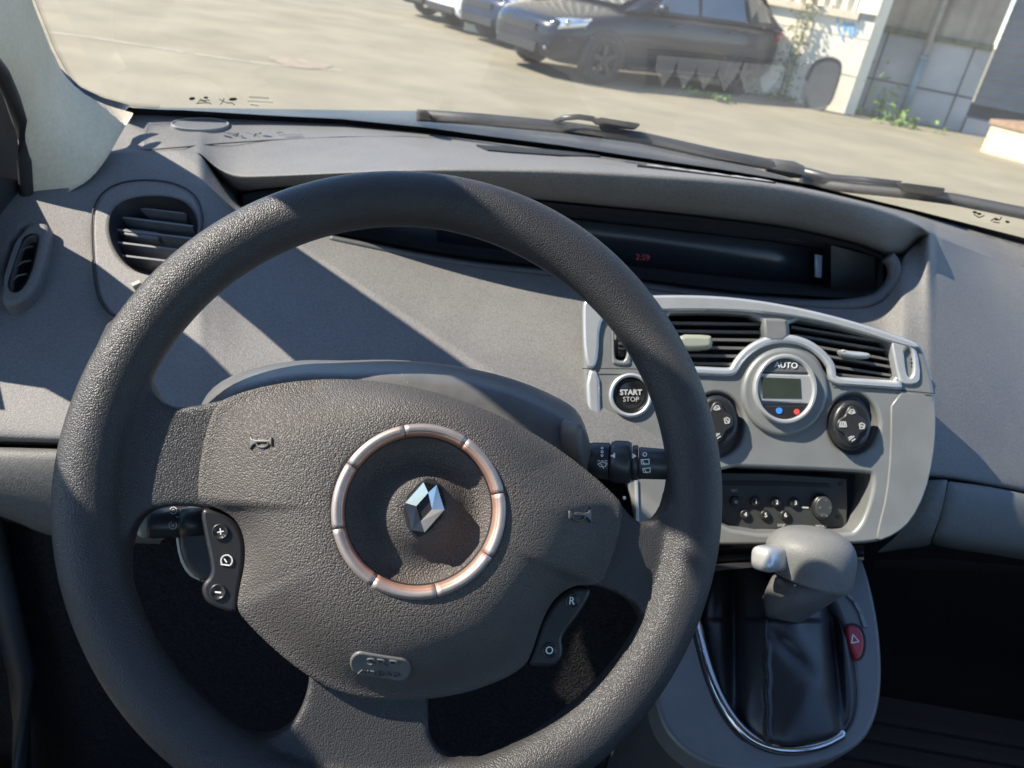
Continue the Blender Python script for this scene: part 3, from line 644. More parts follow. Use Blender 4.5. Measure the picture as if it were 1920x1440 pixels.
w1 = wiper('windscreen_wiper', 'long black wiper lying along the windscreen base in front of the wheel', [(782, 216), (900, 224), (1050, 238), (1200, 258), (1340, 289), (1440, 308), (1500, 322)], None, [(1110, 222), (1128, 220), (1196, 231), (1202, 233), (1190, 244), (1125, 238)], [(1040, 228), (1058, 221), (1085, 219), (1112, 223), (1120, 230)])
b = MB(); n_ = 4; cpt = [(780, 207), (802, 206), (806, 225), (781, 226)]; v = [glass_pt(x, y, .005) for x, y in cpt]+[glass_pt(x, y, .035) for x, y in cpt]
obj('end_cap', v, [[0, 1, 2, 3], [4, 5, 6, 7], [0, 1, 5, 4], [1, 2, 6, 5], [2, 3, 7, 6], [3, 0, 4, 7]], RUBBER, w1, smooth=False, mods=(('bev', .003),))
MB().tube([glass_pt(1440, 309, .02), glass_pt(1485, 318, .02), glass_pt(1502, 322, .02)], [.009, .0115, .009], 10).build('end_cap', RUBBER, w1)
wiper('windscreen_wiper', 'second black wiper reaching past the right edge below the low wall', [(1500, 341), (1600, 352), (1700, 362), (1790, 374), (1920, 400), (2050, 430)], [(1500, 323), (1560, 332), (1620, 337), (1690, 345)], [(1678, 342), (1700, 343), (1774, 353), (1768, 362), (1752, 372), (1700, 366), (1692, 354)])
# ==================================================================  DASHBOARD
da = thing('dashboard', 'dark grey moulded dashboard with long hooded instrument recess', 'dashboard', tuple(P(900, 600, .82)))
L1 = {-100: 282, 200: 284, 280: 281, 340: 283, 377: 287, 392: 302, 410: 316, 430: 325, 450: 330, 533: 328, 640: 323, 740: 318, 807: 316, 1000: 317, 1107: 320, 1280: 331, 1413: 341, 1513: 357, 1613: 381, 1680: 402, 1727: 424, 1742: 436, 1800: 462, 1920: 505, 2080: 560}
L3 = {377: 289, 400: 318, 430: 350, 450: 362, 500: 352, 640: 345, 900: 364, 1100: 384, 1280: 401, 1480: 425, 1613: 458, 1663: 480, 1692: 476, 1723: 449, 1742: 438}
DD = {377: 291, 400: 325, 445: 390, 470: 402, 500: 414, 560: 432, 620: 446, 790: 482, 900: 500, 1090: 519, 1250: 546, 1400: 563, 1590: 573, 1640: 566, 1667: 545, 1684: 510, 1692: 480, 1723: 452, 1742: 440}
dA = lambda x: depth(A3(x))
DB = {-100: .80, 100: .83, 250: .85, 377: .845, 450: .825, 640: .77, 807: .735, 1000: .728, 1200: .732, 1400: .75, 1613: .79, 1742: .845, 1752: .893, 1775: .905, 1800: .925, 1830: .97, 1920: .98, 2080: 1.0}
DF_ = {-100: .68, 0: .70, 200: .765, 300: .79, 377: .845, 445: .835, 640: .83, 1000: .82, 1400: .83, 1613: .85, 1680: .858, 1700: .87, 1742: .888, 1920: .97, 2080: 1.0}
cols = [1752, 1760, 230, 245, 275, 290, 325, 340, 365, 195, 20, 35, 48, 62, 76, 88, 8, -110, -40, 30, 100, 160, 210, 260, 310, 350, 377, 392, 410, 428, 448, 480, 530, 600, 700, 800, 900, 1000, 1100, 1200, 1300, 1400, 1490, 1560, 1610, 1640, 1662, 1680, 1692, 1710, 1726, 1742, 1770, 1810, 1860, 1920, 2000, 2090]
BOT = {-110: 822, 120: 830, 450: 838, 700: 850, 1090: 860, 1742: 893, 1780: 896, 1920: 922, 2090: 955}
DBOT = {-110: .655, 120: .655, 450: .66, 700: .68, 1090: .70, 1742: .745, 1920: .80, 2090: .86}
DS = {-100: .68, 0: .70, 200: .765, 300: .79, 377: .845, 445: .835, 640: .83, 1000: .82, 1400: .83, 1613: .85, 1742: .885, 1830: .92, 1920: .965, 2080: 1.0}
def pit(x, y):
    a = ((x-287)/84)**2+((y-440)/72)**2; u = (x-44)*.96+(y-490)*.27; v_ = -(x-44)*.27+(y-490)*.96; b_ = (u/24)**2+(v_/58)**2
    return .085*max(0, min(1, (1.05-a)/.25))+.05*max(0, min(1, (1.0-b_)/.4))
cols.sort(); G = []
for x in cols:
    a = ip(A_Y, x); l1 = ip(L1, x); dl = ip(DB, x); c = []
    b_ = max(a+3, l1-2) if False else None
    c.append(A3(x) if x >= 250 else P(x, 213, .90)); 
    for t in (.35, .7):
        c.append(P(x, a+(l1-a)*t, dA(x)+(dl-dA(x))*t) if x >= 250 else P(x, 213+(l1-213)*t, .90+(dl-.90)*t))
    c.append(P(x, l1-max(.0, 3), dl+.008)); 
    c.append(P(x, l1, dl))
    if 377 < x < 1742:
        l3, dd = ip(L3, x), ip(DD, x); df = ip(DF_, x); op = min(1, (dd-l3)/60.)
        c.append(P(x, l1+(l3-l1)*.35, dl+.007)); c.append(P(x, l1+(l3-l1)*.8, dl+.034)); c.append(P(x, l3, dl+.05))
        bk = .12*op
        c.append(P(x, l3+(dd-l3)*.10, dl+.05+bk)); c.append(P(x, l3+(dd-l3)*.75, df+bk)); c.append(P(x, dd-(dd-l3)*.06, df+.012))
        c.append(P(x, dd, df)); c.append(P(x, dd+4, df-.003))
        y0, d0 = dd+4, df-.003; ds = ip(DS, x)-.003
    else:
        for k in range(8): c.append(P(x, l1+.5*(k+1), dl-.0005*(k+1)))
        y0, d0 = l1+4, dl-.004; ds = (ip(DS, x) if x > 1000 else dl)-.004
    yb, db = ip(BOT, x), ip(DBOT, x)
    for t in (.05, .1, .14, .18, .22, .26, .3, .34, .38, .42, .46, .52, .6, .7, .88, .97): c.append(P(x, y0+(yb-y0)*t, ds+(db-ds)*(t**.85)-.012*sin(pi*t)+(d0-ds)*math.exp(-(yb-y0)*t/45.)+pit(x, y0+(yb-y0)*t)))
    c.append(P(x, yb, db+.002)); c.append(P(x, yb+3, db+.02)); c.append(P(x, yb+6, db+.07))
    G.append(c)
MB().grid(G).build('dash_skin', DASH, da, mods=(('sub', 2),))
# windscreen-side ledge closing the gap under the glass
# dark lining of the recess
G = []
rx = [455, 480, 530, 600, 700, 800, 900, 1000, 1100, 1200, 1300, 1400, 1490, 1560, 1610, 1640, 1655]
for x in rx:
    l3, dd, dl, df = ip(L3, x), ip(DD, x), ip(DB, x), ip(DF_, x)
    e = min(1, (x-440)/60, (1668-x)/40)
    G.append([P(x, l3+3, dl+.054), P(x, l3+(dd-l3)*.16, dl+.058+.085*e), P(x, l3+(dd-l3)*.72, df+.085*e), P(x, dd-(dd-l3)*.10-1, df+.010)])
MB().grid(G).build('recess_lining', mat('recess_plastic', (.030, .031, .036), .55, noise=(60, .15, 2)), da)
# instrument display set in the recess
def rp(x, t, k): 
    l3, dd, dl, df = ip(L3, x), ip(DD, x), ip(DB, x), ip(DF_, x); y = l3+(dd-l3)*t; return P(x, y, dl+.055+(df-dl-.025)*t+k)
sx = [820, 950, 1080, 1200, 1320, 1440, 1540]
ds = MB().grid([[rp(x, .22, .070), rp(x, .45, .068), rp(x, .72, .062)] for x in sx]).build('instrument_display', SCREEN, da, mods=(('sol', .006),))
DSF = Fr(P(1205, 484, .855), CAM-P(1205, 484, .855))
text('display_readout', '2:59', DSF, 1205, 483, .0, 11, REDT, ds, rot=-.09)
bx = MB(); bx.grid([[rp(x, t, k) for t in (.12, .9)] for x, k in ((1558, .055), (1558, .035), (1640, .030))]); bx.build('display_end_cap', mat('recess_grey_plastic', (.03, .031, .032), .5, noise=(60, .1, 2)), da, smooth=False)
obj('recess_glow_patch', [rp(1528, .30, .055), rp(1540, .30, .055), rp(1539, .62, .05), rp(1529, .62, .05)], [[0, 1, 2, 3]], mat('pale_blue_glow', (.25, .33, .42), .2), da, smooth=False, mods=(('sol', .003),))  # pale blue patch painted for the blue-white glow in the recess
# bead round the recess
bd = [(620, 447), (700, 463), (790, 482), (900, 500), (1090, 519), (1250, 546), (1400, 563), (1540, 573), (1600, 572), (1640, 564), (1664, 545), (1678, 520), (1676, 495), (1664, 482)]
bd = chaikin(bd, 2, False)
MB().tube([P(x, y, ip(DF_, x)-.001) for x, y in bd], [.0035+.004*min(1, max(0, (x-1450)/150)) for x, y in bd], 8).build('recess_bead', mat('bead_plastic', (.075, .075, .078), .5, noise=(200, .1, 2)), da)
# speaker disc and defroster slot on the top
def topd(x, y): a, l1 = ip(A_Y, x), ip(L1, x); t = (y-a)/(l1-a); return dA(x)+(ip(DB, x)-dA(x))*t
tp = lambda x, y: P(x, y, topd(x, y))
SPF = Fr(tp(375, 231), np.cross(tp(430, 234)-tp(320, 232), tp(375, 255)-tp(375, 231))); SPF = SPF if SPF.n@V(0, 0, 1) > 0 else Fr(SPF.o, -SPF.n)
plate('speaker_grille', SPF, [ellipse(375, 231, 52, 10.5, 48)], -.006, .0012, .0006, mat('speaker_grille_plastic', (.15, .15, .152), .5, bump=('leather', 700, .8, .0006)), da)
plate('speaker_rim', SPF, [ellipse(375, 231, 55, 11.8, 48), ellipse(375, 231, 51, 10.2, 48)], -.006, .0020, .0008, mat('speaker_rim_plastic', (.24, .24, .24), .4), da)
sl = [(893, 273), (905, 274), (960, 277), (1040, 283), (1120, 291), (1125, 294), (1050, 293), (960, 287), (915, 283)]
sd_ = [ (x, ip(A_Y, x)) for x, y in sl]
obj('defroster_slot', [P(x, y, topd(x, y)-.010) for x, y in sl], [list(range(len(sl)))], DARK, da, smooth=False, mods=(('sol', .003),))
# added dark plate with pale teeth, shaped to reflect in the windscreen
dz = lambda x, y, h: V(x, y, 1.110-.17*(y-.952)+.045*(x-.115)+h)
pl_ = [(.100, .945), (.262, .945), (.258, 1.000), (.108, 1.000)]
do_ = obj('reflection_plate', [dz(x, y, h) for h in (-.01, .0022) for x, y in pl_], [[0, 1, 2, 3], [4, 5, 6, 7], [0, 1, 5, 4], [1, 2, 6, 5], [2, 3, 7, 6], [3, 0, 4, 7]], mat('reflection_plate_plastic', (.04, .04, .042), .6, noise=(80, .2, 2)), da, smooth=False)
TOOTHM = mat('pale_reflection_tooth', (.33, .33, .32), .6)
for pxx in (1247, 1283, 1318, 1354, 1392, 1425):
    x = .120+.000695*(pxx-1240); q = [(x-.012, .952), (x+.013, .952), (x+.011, .974), (x+.003, .998), (x-.011, .972)]
    obj('reflection_tooth', [dz(a, b_, h) for h in (.0016, .0028) for a, b_ in q], [[0, 1, 2, 3, 4], [5, 6, 7, 8, 9]]+[[i, (i+1) % 5, 5+(i+1) % 5, 5+i] for i in range(5)], TOOTHM, do_, smooth=False)
# seam line across the left of the top pad
sm_ = [(214, 285), (250, 281), (282, 280), (340, 276), (400, 270), (500, 263), (640, 257), (760, 256), (860, 262)]
MB().tube([P(x, y, (topd(x, y) if x > 250 else .86)-.003) for x, y in sm_], .0008, 6).build('pad_seam', DASHLOW, da)

# ---- left air vent pod
def skin(x, y):
    dl = ip(DB, x)-.004; y0 = ip(L1, x)+4; yb, db = ip(BOT, x), ip(DBOT, x); t = (y-y0)/(yb-y0); return dl+(db-dl)*(max(t, 0)**.85)-.012*sin(pi*max(t, 0))
sp = lambda x, y: P(x, y, skin(x, y)-.010)
VF = Fr(sp(285, 440), np.cross(sp(372, 500)-sp(195, 490), sp(285, 352)-sp(195, 490)))
if VF.n@(CAM-VF.o) < 0: VF = Fr(VF.o, -VF.n)
pod = [(171, 425), (175, 388), (192, 360), (222, 343), (262, 337), (308, 339), (345, 350), (370, 370), (380, 398), (380, 425), (372, 460), (350, 505), (310, 555), (265, 590), (235, 598), (208, 592), (190, 570), (180, 545), (174, 490)]
hole = [(205, 425), (208, 402), (222, 382), (250, 371), (285, 368), (320, 370), (347, 380), (362, 398), (368, 420), (364, 448), (350, 478), (328, 500), (295, 511), (262, 507), (236, 494), (218, 470), (208, 446)]
av = plate('air_vent', VF, [chaikin(pod, 2), chaikin(hole, 2)], -.05, .001, .004, DASH, da)
hp_ = chaikin(hole, 2); hl_ = [VF.l(x, y, .004) for x, y in hp_]; cc = np.mean(hl_, 0)
MB().grid([[VF.w(cc[0]+(a-cc[0])*s, cc[1]+(b-cc[1])*s, h) for a, b in hl_] for s, h in ((1.02, .004), (.93, -.006), (.88, -.022), (.86, -.07), (.01, -.07))], cv=True).build('vent_duct', DARK, av)
def slat(fr, x0, y0, x1, y1, h, dp, th, m, par, name='vent_slat'):
    a = fr.p(x0, y0, h); c = fr.p(x1, y1, h); b = MB(); d = c-a; b.box((a+c)/2-fr.n*dp/2, (unit(d), unit(np.cross(fr.n, d)), fr.n), (np.linalg.norm(d)/2, th/2, dp/2)); return b.build(name, m, par, smooth=False)
SLATM = mat('vent_slat_plastic', (.13, .13, .135), .45, noise=(80, .1, 2))
for (x0, y0, x1, y1) in ((228, 386, 356, 401), (212, 405, 362, 424), (208, 429, 362, 447), (212, 453, 348, 470), (222, 478, 330, 491)): slat(VF, x0, y0, x1, y1, -.007, .02, .0022, SLATM, av)
tb = plate('vent_tab', VF, [chaikin([(229, 428), (233, 426), (296, 434), (300, 437), (298, 446), (293, 448), (232, 440), (228, 437)], 1)], -.018, -.008, .002, mat('vent_tab_plastic', (.085, .087, .09), .4), av)
pe = [VF.p(x, y, .0014) for x, y in chaikin(pod, 2)]
MB().tube(pe+pe[:1], .0010, 6, cap=False, up=VF.n).build('pod_seam', DARK, av)
# glint on a bracket below the vent, painted as a pale bar
glint_ = slat(VF, 247, 534, 262, 527, .006, .006, .004, mat('vent_glint_plastic', (.30, .29, .26), .5), av, 'vent_glint')
# ---- small side window vent at the far left
SF = Fr(sp(48, 490), np.cross(sp(90, 480)-sp(20, 540), sp(70, 425)-sp(20, 540))); SF = SF if SF.n@(CAM-SF.o) > 0 else Fr(SF.o, -SF.n)
so_ = [(2, 572), (0, 545), (18, 490), (36, 440), (46, 424), (62, 416), (84, 416), (93, 424), (90, 450), (80, 500), (62, 545), (36, 568)]
si_ = [(16, 535), (18, 515), (30, 475), (40, 450), (52, 440), (66, 438), (70, 446), (66, 470), (54, 515), (38, 542), (24, 546)]
sv = plate('side_vent', SF, [chaikin(so_, 2), chaikin(si_, 2)], -.05, .003, .004, DASH, da)
h2 = [SF.l(x, y, .003) for x, y in chaikin(si_, 2)]; c2_ = np.mean(h2, 0)
MB().grid([[SF.w(c2_[0]+(a-c2_[0])*s, c2_[1]+(b-c2_[1])*s, h) for a, b in h2] for s, h in ((1.02, .003), (.96, -.03), (.01, -.03))], cv=True).build('vent_duct', DARK, sv)
for (x0, y0, x1, y1) in ((34, 476, 62, 462), (28, 502, 58, 489), (20, 528, 50, 514)):
    a = [SF.p(x0, y0, -.003), SF.p((x0+x1)/2-1, (y0+y1)/2-4, -.003), SF.p(x1, y1, -.003)]; MB().tube(a, .0011, 6).build('vent_slat', SLATM, sv)
# ---- lower panels
def patchgrid(name, rows, m, par, mods=(('sub', 2),)): return MB().grid([[P(*q) for q in r] for r in rows]).build(name, m, par, mods=mods)
patchgrid('lower_panel', [[(-120, 838, .664), (0, 838, .664), (110, 841, .666), (300, 845, .67), (480, 850, .68)], [(-120, 842, .652), (0, 842, .652), (110, 846, .654), (300, 850, .66), (480, 855, .67)], [(-120, 890, .65), (0, 895, .65), (110, 905, .655), (300, 915, .66), (480, 920, .67)], [(-120, 945, .665), (0, 958, .665), (60, 985, .67), (110, 1005, .675), (300, 1010, .68)], [(-120, 955, .70), (0, 966, .70), (60, 990, .70), (110, 1012, .70), (300, 1020, .71)], [(-120, 960, .78), (0, 970, .78), (60, 995, .78), (110, 1016, .78), (300, 1026, .79)]], DASHLOW, da)
patchgrid('knee_panel', [[(1735, 900, .752), (1750, 900, .748), (1772, 899, .748), (1777, 900, .752)], [(1732, 903, .74), (1745, 903, .736), (1768, 903, .736), (1776, 904, .742)], [(1715, 950, .735), (1735, 955, .73), (1758, 955, .73), (1768, 955, .738)], [(1690, 1000, .74), (1715, 1003, .735), (1738, 1003, .735), (1750, 1003, .742)], [(1650, 1030, .76), (1690, 1020, .755), (1730, 1016, .755), (1745, 1014, .76)], [(1640, 1040, .83), (1690, 1030, .83), (1730, 1026, .83), (1745, 1022, .83)]], DASHLOW, da)
patchgrid('glovebox_lid', [[(1779, 902, .755), (1790, 904, .752), (1850, 911, .775), (1920, 926, .80), (2090, 962, .86)], [(1777, 906, .742), (1790, 909, .738), (1850, 918, .76), (1920, 934, .785), (2090, 970, .845)], [(1768, 955, .742), (1785, 960, .736), (1850, 967, .755), (1920, 980, .78), (2090, 1010, .84)], [(1752, 1005, .745), (1772, 1010, .738), (1850, 1018, .76), (1920, 1028, .785), (2090, 1055, .84)], [(1748, 1014, .76), (1772, 1022, .755), (1850, 1032, .78), (1920, 1042, .80), (2090, 1070, .86)], [(1748, 1020, .84), (1772, 1028, .84), (1850, 1038, .86), (1920, 1050, .88), (2090, 1078, .92)]], mat('glovebox_plastic', (.10, .105, .10), .6, bump=('noise', 800, .5, .0005), noise=(200, .08, 2)), da)
patchgrid('knee_bolster', [[(-120, 985, .74), (200, 1000, .72), (560, 1010, .70), (900, 1005, .70), (1240, 1000, .71)], [(-120, 1100, .78), (200, 1120, .77), (560, 1130, .76), (900, 1130, .76), (1240, 1130, .73)], [(-120, 1500, .95), (200, 1500, .95), (560, 1500, .93), (900, 1500, .90), (1240, 1500, .80)]], CARPET, da)
b = MB(); b.grid([[P(1640, 1050, .80), P(1760, 1048, .80), P(1920, 1062, .86), P(2090, 1090, .92)], [P(1640, 1064, .95), P(1760, 1068, .95), P(1920, 1075, 1.0), P(2090, 1100, 1.02)]]); b.build('dash_underside', DARK, da)

# ==================================================================  CENTRE PANEL
CF = Fr(P(1420, 760, .715), unit(V(-.07, -.86, .50)))
cp = thing('centre_panel', 'silver centre console panel with climate dial, vents and push buttons', 'control panel', tuple(CF.o))
outl = [(1090, 572), (1096, 562), (1112, 558), (1180, 553), (1300, 551), (1400, 558), (1500, 575), (1600, 600), (1690, 630), (1722, 641), (1732, 652), (1744, 690), (1755, 742), (1757, 800), (1752, 860), (1738, 925), (1712, 978), (1680, 1005), (1640, 1020), (1540, 1023), (1350, 1024), (1215, 1024), (1195, 1005), (1185, 930), (1160, 880), (1112, 850), (1100, 800), (1094, 690)]
cut_l = [(1236, 588), (1330, 586), (1431, 592), (1433, 640), (1405, 652), (1385, 678), (1376, 690), (1362, 693), (1236, 690)]
arch = circ(1468, 735, 102, 26, 208, 332)
cut_r = [(1480, 597), (1560, 612), (1640, 632), (1672, 645), (1688, 719), (1620, 717), (1560, 712), (1548, 697), (1536, 672), (1516, 650), (1484, 638)]
cut_s = [(1320, 874), (1480, 879), (1628, 887), (1637, 892), (1634, 925), (1620, 970), (1606, 992), (1590, 1001), (1320, 999)]
cut_w = [(1152, 606), (1170, 604), (1176, 612), (1176, 676), (1158, 676), (1152, 668)]
knobR, knobL = (1598, 797), (1345, 797)
cut_kr = [(x+3, y-2) for x, y in ellipse(*knobR, 47, 57, 40)]; cut_kl = ellipse(*knobL, 50, 60, 40)
cut_st = ellipse(1183, 741, 35, 36, 36)
plate('panel_face', CF, [chaikin(outl, 2), chaikin(cut_l, 1), chaikin(cut_r, 1), chaikin(cut_s, 2), chaikin(cut_w, 2), cut_kr, cut_kl, cut_st], -.022, 0, .0035, SILV, cp)
# backing behind the openings
plate('panel_backing', CF, [[(1110, 580), (1300, 570), (1500, 590), (1715, 660), (1735, 760), (1735, 900), (1690, 980), (1640, 1005), (1230, 1005), (1200, 930), (1120, 830)]], -.075, -.060, 0, DARK, cp, hp=-.06)
def wall(name, outline, h0, h1, s, m, par, fr=CF):
    q = [fr.l(x, y, h1) for x, y in outline]; c = np.mean(q, 0)
    return MB().grid([[fr.w(a, b, h1) for a, b in q], [fr.w(c[0]+(a-c[0])*s, c[1]+(b-c[1])*s, h0) for a, b in q]], cv=True).build(name, m, par)
wall('vent_surround', chaikin(cut_l, 1), -.06, -.004, .985, DARK, cp); wall('vent_surround', chaikin(cut_r, 1), -.06, -.004, .985, DARK, cp)
# raised top band and seam lines
plate('top_band', CF, [chaikin([(1092, 573), (1097, 563), (1113, 559), (1180, 554), (1300, 552), (1400, 559), (1500, 576), (1600, 601), (1690, 631), (1722, 643), (1728, 656), (1690, 648), (1600, 618), (1500, 594), (1400, 583), (1300, 581), (1180, 583), (1125, 586), (1122, 690), (1096, 690)], 2)], -.004, .004, .0025, SILVL, cp)
plate('left_edge_band', CF, [chaikin([(1098, 694), (1124, 694), (1126, 760), (1130, 850), (1114, 846), (1104, 800)], 1)], -.006, .003, .003, SILVL, cp)
plate('side_strip', CF, [chaikin([(1671, 732), (1752, 740), (1756, 800), (1750, 862), (1736, 924), (1710, 976), (1680, 1002), (1642, 1017), (1648, 985), (1662, 930), (1670, 850)], 1)], -.006, .0012, .0012, SILV, cp)
strokes('panel_seam', CF, [[(1092, 691), (1130, 691), (1200, 692)]], .0032, 1.6, DARK, cp); strokes('panel_seam', CF, [[(1560, 722), (1669, 730), (1752, 738)]], .0012, 1.6, DARK, cp)
# vent slats
SLG = mat('grey_vent_slat', (.10, .10, .10), .4, noise=(60, .1, 2))
for y, x0, x1 in ((607, 1236, 1436), (622, 1236, 1436), (637, 1236, 1434), (652, 1236, 1408), (667, 1236, 1392), (682, 1236, 1380)): slat(CF, x0, y-2, x1, y+1, -.010, .018, .0026, SLG, cp)
for i, (x0, y0, x1, y1) in enumerate(((1484, 613, 1664, 642), (1488, 628, 1676, 659), (1516, 647, 1680, 676), (1532, 664, 1683, 690), (1544, 684, 1686, 706), (1552, 700, 1686, 714))): slat(CF, x0, y0, x1, y1, -.010, .018, .0022, SLG, cp)
plate('vent_tab', CF, [chaikin([(1270, 626), (1330, 627), (1337, 632), (1338, 648), (1330, 655), (1280, 656), (1270, 650)], 1)], -.016, .004, .004, mat('pale_green_vent_tab', (.24, .25, .20), .45), cp)
plate('vent_tab', CF, [chaikin([(1577, 656), (1584, 654), (1590, 657), (1626, 660), (1635, 664), (1633, 671), (1622, 673), (1586, 669), (1580, 664)], 1)], -.014, .001, .003, SILVL, cp)
# centre tab, side wheels
plate('divider_tab', CF, [chaikin([(1431, 600), (1436, 595), (1474, 597), (1478, 602), (1480, 640), (1434, 640)], 1)], -.01, .005, .003, GREYP, cp)
plate('wheel_bezel', CF, [chaikin([(1671, 642), (1678, 640), (1712, 650), (1722, 660), (1728, 708), (1718, 722), (1690, 721), (1682, 700)], 1), chaikin([(1695, 652), (1708, 655), (1713, 670), (1714, 700), (1706, 710), (1700, 700)], 1)], -.01, .003, .002, SILVL, cp)
def thumbwheel(px, py, rp_, wp_, rot):
    c = CF.p(px, py, -.012); ax = CF.u*cos(rot)+CF.v*sin(rot); e1 = np.cross(ax, CF.n); r = rp_*CF.k(px, py); wd = wp_*CF.k(px, py)
    G = [[c+ax*o*wd+(r+.0006*((i % 2)*2-1))*(cos(t)*e1+sin(t)*CF.n) for i, t in enumerate(np.linspace(0, 2*pi, 44, endpoint=False))] for o in (-1, 1)]
    return MB().grid(G, cv=True, capu=True).build('vent_wheel', RUBBER, cp, smooth=False)
thumbwheel(1704, 682, 26, 7, .0); thumbwheel(1163, 640, 32, 6, .0)
plate('wheel_bezel', CF, [chaikin([(1147, 600), (1152, 596), (1178, 596), (1184, 604), (1184, 680), (1176, 686), (1152, 684), (1147, 678)], 1), chaikin(cut_w, 2)], -.006, .002, .0018, SILV, cp)
# arch trim around the dial
at = circ(1468, 736, 104, 30, 206, 334); at2 = [(1248, 693), (1300, 694), (1350, 697), (1370, 697)]
apath = [(1240, 694), (1300, 695), (1355, 698), (1372, 697)]+[(x, y) for x, y in circ(1468, 738, 103, 26, 207, 331)]+[(1560, 714), (1600, 717), (1650, 720), (1688, 723)]
apath = chaikin(apath, 1, False)
MB().tube([CF.p(x, y, .001) for x, y in apath], .0042, 10, up=CF.n, flat=.9).build('vent_lip', SILVL, cp)
k_ = CF.k(1475, 730)
plate('dial_base', CF, [ellipse(1472, 735, 82, 84, 60)], -.002, .004, .004, SILV, cp)
dl_ = plate('climate_dial', CF, [ellipse(1474, 729, 60, 66, 60), ellipse(1474, 729, 51, 57, 60)], .0, .012, .003, SILVL, cp)
E2 = lambda a0, a1, pts=(): [(1474+52*cos(radians(a)), 729+58*sin(radians(a))) for a in np.linspace(a0, a1, 18)]+list(pts)
plate('auto_button', CF, [E2(212, 330)], .0, .008, .0015, mat('dial_grey_button', (.10, .10, .10), .45), dl_)
plate('dial_band', CF, [[(1424, 700), (1520, 703), (1527, 730), (1521, 757), (1427, 752), (1421, 728)]], .0, .009, .0015, SILVL, dl_)
plate('lcd_window', CF, [[(1427, 707), (1501, 710), (1503, 747), (1430, 746)]], .008, .0098, .0005, LCD, dl_)
plate('temperature_button', CF, [E2(32, 148)], .0, .008, .0015, BLACKP, dl_)
text('auto_lettering', 'AUTO', CF, 1474, 685, .0088, 11, WHITE, dl_, rot=-.06)
plate('cold_mark', CF, [ellipse(1461, 770, 6, 6, 14)], .008, .0086, 0, BLUET, dl_); plate('warm_mark', CF, [ellipse(1494, 772, 5.5, 5.5, 14)], .008, .0086, 0, REDD, dl_)
def knob(px, py, rx_, ry_, icons):
    kn = plate('fan_knob', CF, [ellipse(px, py, rx_, ry_, 48)], -.012, .012, .004, BLACKP, cp)
    cl = [(px+(rx_*.66+rx_*.12*cos(4*a))*cos(a), py+(ry_*.66+ry_*.12*cos(4*a))*sin(a)) for a in np.linspace(0, 2*pi, 64, endpoint=False)]
    plate('button_cross', CF, [cl], .010, .0145, .0015, mat('knob_button_plastic', (.022, .022, .023), .35), kn)
    for dx, dy, bd_ in icons: strokes('button_icon', CF, [[(px+dx+a, py+dy+c) for a, c in ln] for ln in bd_], .0148, 2.0, GREYPR, kn)
    return kn
I1 = [[(-7, 2), (-3, -4), (2, -4), (5, 2), (-2, 4), (-7, 2)], [(-3, 0), (3, 1)]]; I2 = [[(-6, 4), (-4, -5), (5, -5), (7, 4), (-6, 4)], [(-2, 3), (0, -4)], [(2, 3), (4, -4)]]; I3 = [[(-5, -4), (0, -6), (5, -3), (4, 4), (-3, 5), (-5, -4)], [(-2, -2), (3, 2)]]; I4 = [[(-5, 3), (4, -4)], [(-6, -1), (0, -4)], [(0, 5), (6, 1)]]
knob(*knobR, 37, 47, ((0, -25, I1), (-18, -1, I2), (18, 2, I3), (-1, 25, I4))); knob(knobL[0], knobL[1]-6, 40, 50, ((0, -26, I1), (18, -2, I3), (-18, 0, I2), (0, 26, I4)))
wall('knob_well', cut_kr, -.012, -.002, .93, GREYP, cp); wall('knob_well', cut_kl, -.012, -.002, .93, GREYP, cp)
# start button
plate('start_bezel', CF, [ellipse(1183, 741, 41, 42, 48), ellipse(1183, 741, 33, 34, 48)], -.004, .004, .002, SILVL, cp)
sc_ = CF.l(1183, 741, 0); r_ = 33*CF.k(1183, 741)
sb = MB().grid([[CF.w(sc_[0]+r_*s*cos(t), sc_[1]+r_*s*sin(t), h) for t in np.linspace(0, 2*pi, 40, endpoint=False)] for s, h in ((1, -.012), (1, -.002), (.93, .001), (.72, .0005), (.55, -.001), (.3, -.0015), (.01, -.0015))], cv=True).build('start_button', mat('gloss_black_button', (.012, .012, .012), .22), cp)
text('start_lettering', 'START', CF, 1183, 736, .0012, 10, GREYPR, sb, rot=.0, bold=.0002); text('start_lettering', 'STOP', CF, 1183, 749, .0012, 9, GREYPR, sb)
# card slot below
plate('card_slot', CF, [chaikin([(1146, 822), (1152, 812), (1190, 810), (1203, 818), (1206, 900), (1146, 900)], 1)], .000, .0012, .0005, DARK, cp)
plate('card_slot_trim', CF, [[(1190, 900), (1196, 900), (1199, 990), (1193, 990)]], 0, .002, .0005, SILVL, cp)
plate('slot_dot', CF, [ellipse(1171, 934, 3, 3, 10)], .0, .004, 0, WHITE, cp)
